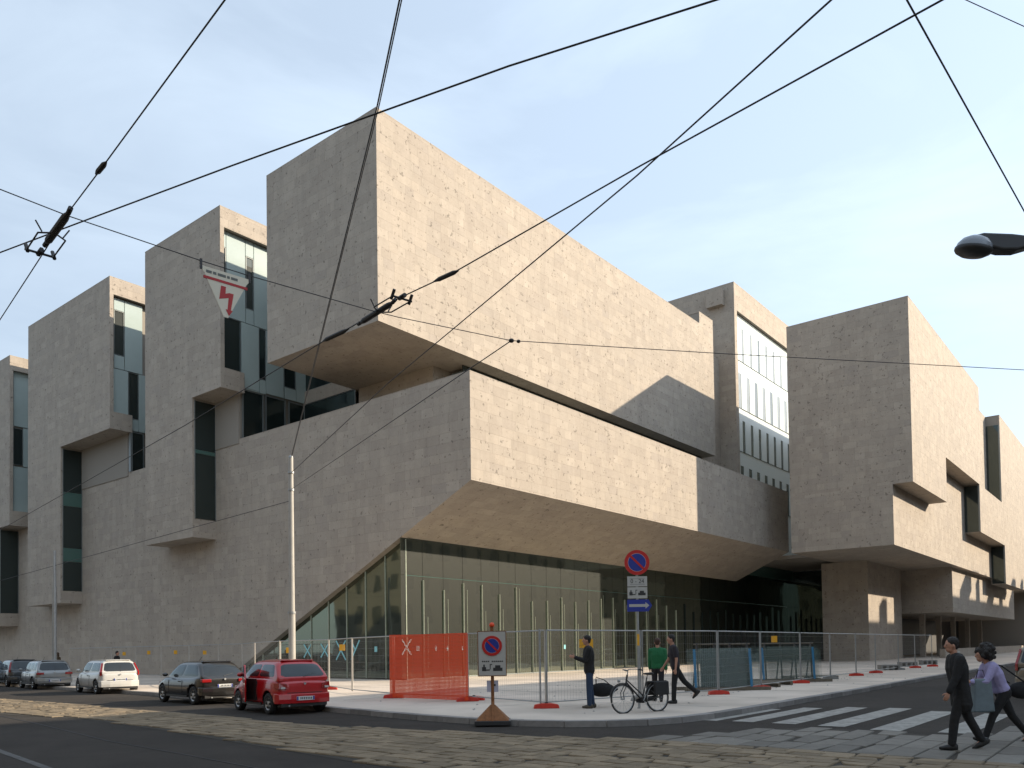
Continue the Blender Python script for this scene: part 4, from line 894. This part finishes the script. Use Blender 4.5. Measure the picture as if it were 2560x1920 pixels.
q.tube([hd+V((.04,-.05,-.16)),hd+V((.04,.05,-.16))],.014,6); q.build('fork',BK,t)
q=MB(); q.tube([hd,hd+V((-.04,0,.17))],.013,8); q.tube([hd+V((-.24,-.28,.16)),hd+V((-.08,-.25,.19)),hd+V((.0,-.12,.19)),hd+V((-.02,0,.17)),hd+V((.0,.12,.19)),hd+V((-.08,.25,.19)),hd+V((-.24,.28,.16))],.012,8); q.build('handlebar',STEEL,t)
for s_ in (-1,1):
    q=MB(); q.tube([hd+V((-.26,s_*.283,.157)),hd+V((-.14,s_*.262,.178))],.018,8); q.build('grip',RUB,t)
q=MB(); q.ell((-.27,0,.93),(.14,.08,.03)); q.ell((-.34,0,.93),(.09,.11,.035)); q.build('saddle',RUB,t,smooth=True)
q=MB(); q.tube([stp,(-.265,0,.92)],.013,8); q.build('seat_post',STEEL,t)
q=MB(); q.prism([(-.12,.22),(.08,.24),(.10,.32),(-.04,.36),(-WB/2-.05,.40),(-WB/2-.08,.33)],'Y',-.06,-.035); q.build('chain_guard',BK,t)
q=MB(); q.box(-.80,-.30,-.07,.07,.74,.755); q.tube([(-.75,.05,.74),(-WB/2,.06,WR)],.006,6); q.tube([(-.75,-.05,.74),(-WB/2,-.06,WR)],.006,6); q.build('rear_rack',BK,t)
for s_ in (-1,1):
    q=MB(); q.box(-.78,-.34,s_*.14-.05,s_*.14+.05,.40,.74); o=q.build('pannier_bag',RUB,t); bev(o,.035,3)
q=MB(); q.tube([(-.06,-.05,.28),(.02,-.06,.12)],.010,6); q.tube([(.0,-.12,.11),(.06,-.05,.11)],.014,6); q.tube([(-.06,.05,.28),(-.14,.06,.44)],.010,6); q.build('pedal_crank',STEEL,t)
q=MB(); q.tube([(-.1,.03,.27),(-.16,.2,.01)],.009,6); q.build('kick_stand',STEEL,t)
q=MB(); q.lathe([(.001,0),(.035,.01),(.04,.05),(.001,.06)],(WB/2+.06,0,.78),'X',12); q.build('head_lamp',STEEL,t)
# ================================================================ GLASS STACKS ON RACKS
CLG=mat('sheet_glass',(.20,.27,.24),.08,spec=.6,trans=.89); BLUE=mat('blue_strap',(.03,.17,.32),.5); WOOD=mat('weathered_wood',(.14,.12,.09),.85,noise=.3)
def rack(loc,rz,label,L_=3.4,n=7,h=1.45,sd=1):
    t=thing('glass_rack',label,'glass stack',loc,rz,'stacks of sheet glass waiting on site'); rn=random.Random(sd)
    for s_ in (-.5,.5):
        q=MB(); q.box(-L_/2-.1,L_/2+.1,s_-.06,s_+.06,.0,.12); q.build('skid',WOOD,t)
    for x in (-L_*.32,-L_*.1,L_*.1,L_*.32):
        q=MB(); q.tube([(x,-.12,.12),(x,0,h+.32)],.035,6); q.tube([(x,.42,.12),(x,0,h+.30)],.03,6); q.build('rack_upright',DSTEEL,t)
    q=MB(); q.tube([(-L_*.36,0,h+.28),(L_*.36,0,h+.28)],.03,6); q.tube([(-L_*.36,.06,h-.2),(L_*.36,.06,h-.2)],.025,6); q.build('rack_beam',WOOD,t)
    for k in range(n):
        w_=L_*rn.uniform(.62,.95); hh=h*rn.uniform(.86,1.04); c=rn.uniform(-.2,.2)
        q=MB(); q.box(c-w_/2,c+w_/2,-.006,.006,0,hh); o=q.build('glass_sheet',CLG,t); o.location=(0,-.20-.05*k,.13); o.rotation_euler=(R(-6),0,0)
    for x in (-L_*.40,L_*.30):
        q=MB(); q.box(x-.045,x+.045,-.008,.0,0,h*.99); o=q.build('strap',BLUE,t); o.location=(0,-.26-.05*n,.13); o.rotation_euler=(R(-6),0,0)
    return t
RZ=FRZ+.12
rack((27.5,12.5,0),RZ,'nearer stack of pale green glass sheets with blue straps behind the fence',2.9,5,1.36,1)
rack((34.6,12.75,0),RZ,'farther stack of clear glass sheets on a low rack behind the fence',3.2,4,1.36,2)
def pallet(loc,rz,label,w=1.3):
    t=thing('wood_pallet',label,'pallet',loc,rz,'pallets lying behind the fence')
    for k in range(6): B('plank',WOOD,t,-w/2,w/2,-.5+k*.18,-.5+k*.18+.12,.12,.145)
    for x in (-w/2,-.05,w/2-.1): B('bearer',WOOD,t,x,x+.1,-.5,.52,0,.12)
pallet((31.6,12.6,0),RZ,'grey pallet lying between the two glass stacks',1.9); pallet((37.8,12.9,0),RZ,'dark pallet lying right of the farther glass stack',2.2); pallet((29.9,12.4,0),RZ,'dark pallet in front of the nearer glass stack',1.8)
for i,(x,y) in enumerate([(51.2,12.9),(58.6,13.6),(64.5,13.6)]):
    t=thing('concrete_block','grey hollow concrete block behind the fence, %s from the pillar side'%['third','second','first'][i],'block',(x,y,0),RZ,'concrete blocks along the fence')
    B('slab',GREYC,t,-.6,.6,-.2,.2,.24,.32)
    for k in range(4): B('leg',GREYC,t,-.6+k*.36,-.6+k*.36+.12,-.2,.2,0,.24)

# ================================================================ PEOPLE
HAIRD=mat('dark_hair',(.012,.009,.007),.7,bump=1.0,bscale=45); JEANS=mat('blue_jeans',(.022,.042,.085),.85,bump=1.0,bscale=13,noise=.15,nscale=12); BLKC=mat('black_cloth',(.010,.010,.011),.85,bump=1.0,bscale=13); CHAR=mat('charcoal_cloth',(.018,.017,.02),.85,bump=1.0,bscale=13)
GREEN=mat('green_shirt',(.01,.13,.045),.8,bump=1.0,bscale=13); LILAC=mat('lilac_blouse',(.34,.31,.52),.8,bump=1.0,bscale=13); SHOE=mat('black_shoe',(.012,.012,.012),.5); TSH=mat('dark_tshirt',(.022,.018,.024),.85,bump=1.0,bscale=13); GSH=mat('tan_shoe',(.07,.06,.045),.7)
def capsule(q,a,b,ra,rb,n=10):
    a=V(a); b=V(b); d=b-a; L_=d.length
    if L_<1e-4: return
    d.normalize(); u=d.cross(V((0,0,1))) if abs(d.z)<.9 else d.cross(V((0,1,0))); u.normalize(); w_=d.cross(u)
    pts=[(-ra,.001),(-ra*.7,ra*.71),(0,ra),(L_,rb),(L_+rb*.7,rb*.71),(L_+rb,.001)]
    vs=[a+d*h+(u*cos(2*pi*k/n)+w_*sin(2*pi*k/n))*r_ for h,r_ in pts for k in range(n)]; fs=[]
    for i in range(len(pts)-1):
        for k in range(n): fs.append((i*n+k,i*n+(k+1)%n,(i+1)*n+(k+1)%n,(i+1)*n+k))
    fs+=[tuple(range(n-1,-1,-1)),tuple((len(pts)-1)*n+k for k in range(n))]
    q.add(vs,fs)
def melt(q,name,mt,par,vox,sm=3):
    o=q.build(name,mt,par,smooth=True); r_=o.modifiers.new('r','REMESH'); r_.mode='VOXEL'; r_.voxel_size=vox; r_.use_smooth_shade=True
    s_=o.modifiers.new('s','SMOOTH'); s_.iterations=sm; s_.factor=.5
    bpy.context.view_layer.update(); me=bpy.data.meshes.new_from_object(o.evaluated_get(bpy.context.evaluated_depsgraph_get())); o.modifiers.clear(); o.data=me
    me.polygons.foreach_set('use_smooth',[True]*len(me.polygons)); return o
def person(label,loc,face,H=1.75,lean=0,legs=((0,0),(0,0)),arms=((0,10),(0,10)),top=BLKC,top_len=.0,sleeve=1.0,bottom=JEANS,shoe=SHOE,hair='short',fem=False,headturn=0,coat=False,collar=None,hairm=None):
    """legs/arms: (upper pitch deg forward +, bend deg). index 0 = left"""
    k=H/1.75; t=thing('person',label,'person',loc,face); hm=hairm or HAIRD
    ln=R(lean); hipz=.92
    def up(x,y,z): # torso point rotated by lean about hips
        dz=z-hipz; return V((x*cos(ln)+dz*sin(ln),y,hipz+dz*cos(ln)-x*sin(ln)))
    J={}; sw=.17 if fem else .195; hw=.095
    for i,s_ in enumerate((1,-1)):
        hp=V((0,s_*hw,hipz-.02)); a=R(legs[i][0]); kn=hp+V((sin(a),0,-cos(a)))*.43; a2=a-R(legs[i][1]); an=kn+V((sin(a2),0,-cos(a2)))*.41; J['l%d'%i]=(hp,kn,an,a2)
        sh=up(0,s_*sw,1.42); a=R(arms[i][0]); out_=.10 if len(arms[i])<3 else arms[i][2]
        el=sh+V((sin(a),s_*out_,-cos(a))).normalized()*.295; a2=a+R(arms[i][1]); wr=el+V((sin(a2),s_*(out_*.2),-cos(a2))).normalized()*.255; J['a%d'%i]=(sh,el,wr,a2)
    mz=min(J['l0'][2].z,J['l1'][2].z); dz=.085-mz
    for key,v in J.items(): J[key]=tuple(p+V((0,0,dz)) if isinstance(p,V) else p for p in v)
    o_=V((0,0,dz))
    def U_(x,y,z): return up(x,y,z)+o_
    hc=U_(.03,0,1.645); nk=U_(0,0,1.48); ht=R(headturn); hdv=V((cos(ht),sin(ht),0))
    # body (skin) one mesh
    q=MB()
    capsule(q,U_(0,0,1.42),U_(.015,0,1.56),.058,.052)
    q.ell(hc+V((0,0,.01)),(.094,.075,.115),12,10); q.ell(hc+hdv*.025+V((0,0,-.06)),(.062,.055,.058),10,8)
    q.ell(hc+hdv*.098+V((0,0,-.018)),(.020,.013,.024),8,6)                       # nose
    q.ell(hc+hdv*.075+V((0,0,-.062)),(.016,.026,.011),8,6)                       # mouth
    sdv=V((-sin(ht),cos(ht),0))
    for s_ in (-1,1): q.ell(hc+sdv*s_*.078+V((-.005,0,-.01)),(.018,.011,.03),8,6)      # ears
    for s_ in (-1,1): q.ell(hc+hdv*.080+sdv*s_*.032+V((0,0,.018)),(.012,.017,.009),8,6)     # brow / eye
    for (z0,z1,wa,wb_,da,db) in ((.90,1.08,.125,.105,.095,.085),(1.08,1.28,.105,.135,.085,.10),(1.28,1.42,.135,.12,.10,.08)):
        for s_ in (-1,0,1):
            capsule(q,U_(0,s_*wa*.55,z0),U_(0,s_*wb_*.6,z1),da*.92,db*.92)
    for i,s_ in enumerate((1,-1)):
        hp,kn,an,a2=J['l%d'%i]; capsule(q,hp,kn,.082,.056); capsule(q,kn,kn+(an-kn)*.4,.056,.058); capsule(q,kn+(an-kn)*.35,an,.056,.038); 
        fd=V((cos(a2*.6),0,sin(a2*.6)*1.0)); fd=V((cos(a2),0,sin(a2))) if abs(a2)>.25 else V((1,0,0))
        capsule(q,an,an+fd*.10+V((0,0,-.03)),.034,.022)
        sh,el,wr,a3=J['a%d'%i]; capsule(q,U_(0,s_*.08,1.43),sh,.06,.055); capsule(q,sh,el,.050,.038); capsule(q,el,wr,.038,.026)
        hv=(wr-el).normalized(); sv_=V((0,s_,0)); nv=hv.cross(sv_); 
        if nv.length<.1: nv=V((1,0,0))
        nv.normalize(); palm=wr+hv*.05
        for f_ in range(4): capsule(q,wr+hv*.01,palm+nv*(-.030+.020*f_)+hv*.03,.022,.013,8)
        for f_ in range(4):
            b0=palm+nv*(-.030+.020*f_)+hv*.035; ln_=(.058,.068,.064,.050)[f_]; md=b0+hv*ln_*.55-sv_*.012; capsule(q,b0,md,.0095,.0085,8); capsule(q,md,md+(hv*.4-sv_*.8).normalized()*ln_*.5,.0085,.007,8)
        b0=wr+hv*.02+nv*.02; capsule(q,b0,b0+(nv*.9+hv*.7).normalized()*.05,.012,.010,8); b1_=b0+(nv*.9+hv*.7).normalized()*.05; capsule(q,b1_,b1_+(nv*.3+hv*1).normalized()*.035,.010,.008,8)
    body=melt(q,'body',SKIN,t,.0095,2)
    # eyes
    for s_ in (-1,1):
        e=MB(); e.ell(hc+hdv*.086+sdv*s_*.031+V((0,0,.006)),(.008,.010,.006),8,6); e.build('eye',SHOE,body,smooth=True)
    # trousers
    q=MB(); 
    for s_ in (-1,0,1): capsule(q,U_(0,s_*.06,.90),U_(0,s_*.055,1.03),.108,.098)
    for i,s_ in enumerate((1,-1)):
        hp,kn,an,a2=J['l%d'%i]; capsule(q,hp+V((0,0,.03)),kn,.100,.072 if not fem else .066); capsule(q,kn,kn+(an-kn)*.98,.072 if not fem else .066,.062 if not fem else .052)
    melt(q,'trousers',bottom,t,.014,3)
    # shoes
    for i,s_ in enumerate((1,-1)):
        hp,kn,an,a2=J['l%d'%i]; q=MB(); fd=V((cos(a2),0,sin(a2))) if abs(a2)>.25 and i!=99 else V((1,0,0))
        dn=V((fd.z,0,-fd.x)); 
        if abs(a2)<=.25: dn=V((0,0,-1))
        c=an+dn*.045; capsule(q,c-fd*.045-dn*.03,c-fd*.03+dn*.0,.050,.046); capsule(q,c-fd*.05,c+fd*.07,.046,.048); capsule(q,c+fd*.0-dn*.02,c+fd*.11-dn*.004,.050,.040); capsule(q,c+fd*.05,c+fd*.165,.044,.030); melt(q,'shoe',shoe,t,.012,2)
    # top
    q=MB(); zb=1.0-top_len
    infl=.022 if not coat else .04
    for (z0,z1,wa,wb_,da,db) in ((zb,1.08,.125,.11,.095,.085),(1.08,1.28,.11,.14,.087,.104),(1.28,1.41,.14,.125,.104,.085)):
        for s_ in (-1,-.4,.4,1): capsule(q,U_(0,s_*wa*.6,z0),U_(0,s_*wb_*.65,z1),da+infl,db+infl*.9)
    for i,s_ in enumerate((1,-1)):
        sh,el,wr,a3=J['a%d'%i]; capsule(q,U_(0,s_*.07,1.43),sh,.072,.068 if not coat else .078)
        if sleeve>=1: capsule(q,sh,el,.064+infl*.4,.052+infl*.3); capsule(q,el,el+(wr-el)*(sleeve-.1),.052+infl*.3,.042+infl*.3)
        else: capsule(q,sh,sh+(el-sh)*sleeve*1.2,.064,.058)
    melt(q,'coat' if coat else 'top',top,t,.0135,3)
    if collar:
        q=MB(); n=14; q.tube([U_(.06*cos(2*pi*j/n),.068*sin(2*pi*j/n),1.50-.02*cos(2*pi*j/n)) for j in range(n+1)],.022,8); q.build('collar',collar,t,smooth=True)
    # hair
    q=MB()
    if hair=='short': q.ell(hc+V((0,0,.045))-hdv*.018,(.100,.086,.095),12,10); q.ell(hc-hdv*.05+V((0,0,-.01)),(.055,.074,.07),10,8)
    elif hair=='curly':
        rn=random.Random(3); q.ell(hc+V((0,0,.05))-hdv*.06,(.14,.13,.14),14,10)
        for _ in range(46):
            a=rn.uniform(0,2*pi); b_=rn.uniform(-.9,1.4); p=V((cos(a)*cos(b_),sin(a)*cos(b_),sin(b_))); q.ell(hc+V((0,0,.045))-hdv*.07+V((p.x*.145,p.y*.135,p.z*.15)),(.04,.04,.04),7,5)
    elif hair=='bob': q.ell(hc+V((0,0,.04))-hdv*.02,(.105,.095,.10),12,10); q.ell(hc-hdv*.05+V((0,0,-.06)),(.07,.09,.10),10,8)
    melt(q,'hair',hm,t,.014,1)
    t.scale=(k,k,k); return t,J,U_
LEFT=YAW+pi/2
# 1 man in black jacket holding a duffel bag
t,J,_=person('man in black jacket and blue jeans facing left with a black duffel bag','man' and (18.02,11.90,0),LEFT,1.86,2,((3,4),(-4,3)),((22,88,.02),(-16,12)),BLKC,.10,1.0,JEANS,GSH,coat=True)
b=thing('duffel_bag','black duffel bag hanging from the hand of the man in blue jeans','bag',(18.02,11.90,0),LEFT)
q=MB(); q.ell((-.36,-.30,.46),(.36,.16,.19),14,10); o=melt(q,'bag_body',BLKC,b,.02,2)
for yy in (-.24,-.33):
    q=MB(); q.tube([(-.56,yy,.60),(-.42,yy,.72),(-.20,-.285,.80),(-.20,yy,.72),(-.20,yy,.62)],.012,6); q.build('handle',BLKC,b)
q=MB(); q.tube([(-.70,-.30,.48),(-.73,-.30,.43)],.07,8); q.build('end_flap',BLKC,b)
# 2 green shirt
person('person in a green shirt seen from behind, walking between the sign pole and the fence','p' and (21.15,11.6,0),YAW-.25,1.80,0,((12,8),(-12,6)),((10,10),(-8,12)),GREEN,.06,1.0,CHAR,SHOE,hairm=mat('auburn_hair',(.05,.022,.012),.7))
# 3 dark t-shirt, mid stride
person('man in dark t-shirt and black trousers striding left behind the bicycle','p' and (20.62,10.76,0),LEFT,1.88,6,((8,6),(-34,14)),((-8,14),(14,20)),TSH,.05,.62,BLKC,SHOE)
# 4 man in black coat, near right
person('man in long black coat walking left over the crossing at the lower right','p' and (14.55,2.62,-.105),LEFT-.15,1.76,6,((17,10),(-20,8)),((16,10),(-22,12,.02)),BLKC,.30,1.0,BLKC,SHOE,coat=True,collar=mat('grey_collar',(.30,.29,.26),.8))
# 5 woman with curly hair
person('woman with big dark curly hair and lilac top leaning forward at the lower right','p' and (16.0,2.24,-.12),LEFT-.1,1.72,24,((30,10),(-26,12)),((30,60),(24,50)),LILAC,.02,1.0,BLKC,SHOE,hair='curly',fem=True)
b=thing('shopping_bag','pale pink and blue shopping bag carried between the man and the woman','bag',(15.62,2.5,0),LEFT)
q=MB(); q.prism([(-.20,.42),(.16,.42),(.13,.98),(-.15,.98)],'Y',-.07,.07); o=q.build('bag_body',mat('pale_blue_bag',(.13,.17,.19),.6,noise=.2,nscale=6),b); bev(o,.03,3)
q=MB(); q.prism([(-.13,.70),(.10,.70),(.09,.99),(-.12,.99)],'Y',-.085,-.071); q.build('pink_print',mat('pink_print',(.42,.24,.30),.6),o)
q=MB(); q.tube([(-.08,0,.97),(-.04,0,1.12),(.04,0,1.12),(.08,0,.97)],.008,6); q.build('handle',BLKC,b)
b=thing('shoulder_bag','black shoulder bag swinging behind the woman with curly hair','bag',(16.0,2.24,-.12),LEFT-.1)
q=MB(); q.ell((-.40,-.16,.88),(.24,.09,.15),12,8); q.build('bag_body',BLKC,b,smooth=True); q=MB(); q.tube([(.26,-.12,1.36),(.10,-.17,1.22),(-.2,-.18,1.0)],.014,6); q.tube([(.24,-.10,1.38),(-.0,.0,1.3),(-.45,-.14,1.0)],.014,6); q.build('strap',BLKC,b)
# heads above the cars
person('person with dark hair on the far pavement behind the white car','p' and (21.9,46.0,0),LEFT+pi,1.72,0,((10,5),(-10,5)),((5,10),(-5,10)),BLKC,.05,1.0,CHAR,SHOE)
person('person in brown standing beyond the silver car near the far pole','p' and (22.0,53.9,0),LEFT,1.70,0,((6,5),(-6,5)),((5,10),(-5,10)),mat('brown_cloth',(.07,.045,.02),.8),.05,1.0,CHAR,SHOE,hair='bob',hairm=mat('brown_hair',(.06,.03,.012),.7))
# small panel leaning inside the fence

# rubble and grit scattered on the site pavement
q=MB(); rn=random.Random(9)
for _ in range(520):
    x=rn.uniform(24,45); y=rn.uniform(11.2,17)
    if _%3==0: x=rn.uniform(16,60); y=rn.uniform(9.2,20)
    if y<9.2: continue
    r_=rn.uniform(.008,.035); q.add([(x-r_,y-r_*.7,.001),(x+r_,y-r_*.8,.001),(x+r_*.8,y+r_,.001),(x-r_*.7,y+r_,.001),(x+r_*.1,y,r_*.9)],[(0,1,4),(1,2,4),(2,3,4),(3,0,4)])
o=q.build('rubble',GREYC,pave,fix=False); o['kind']='stuff'
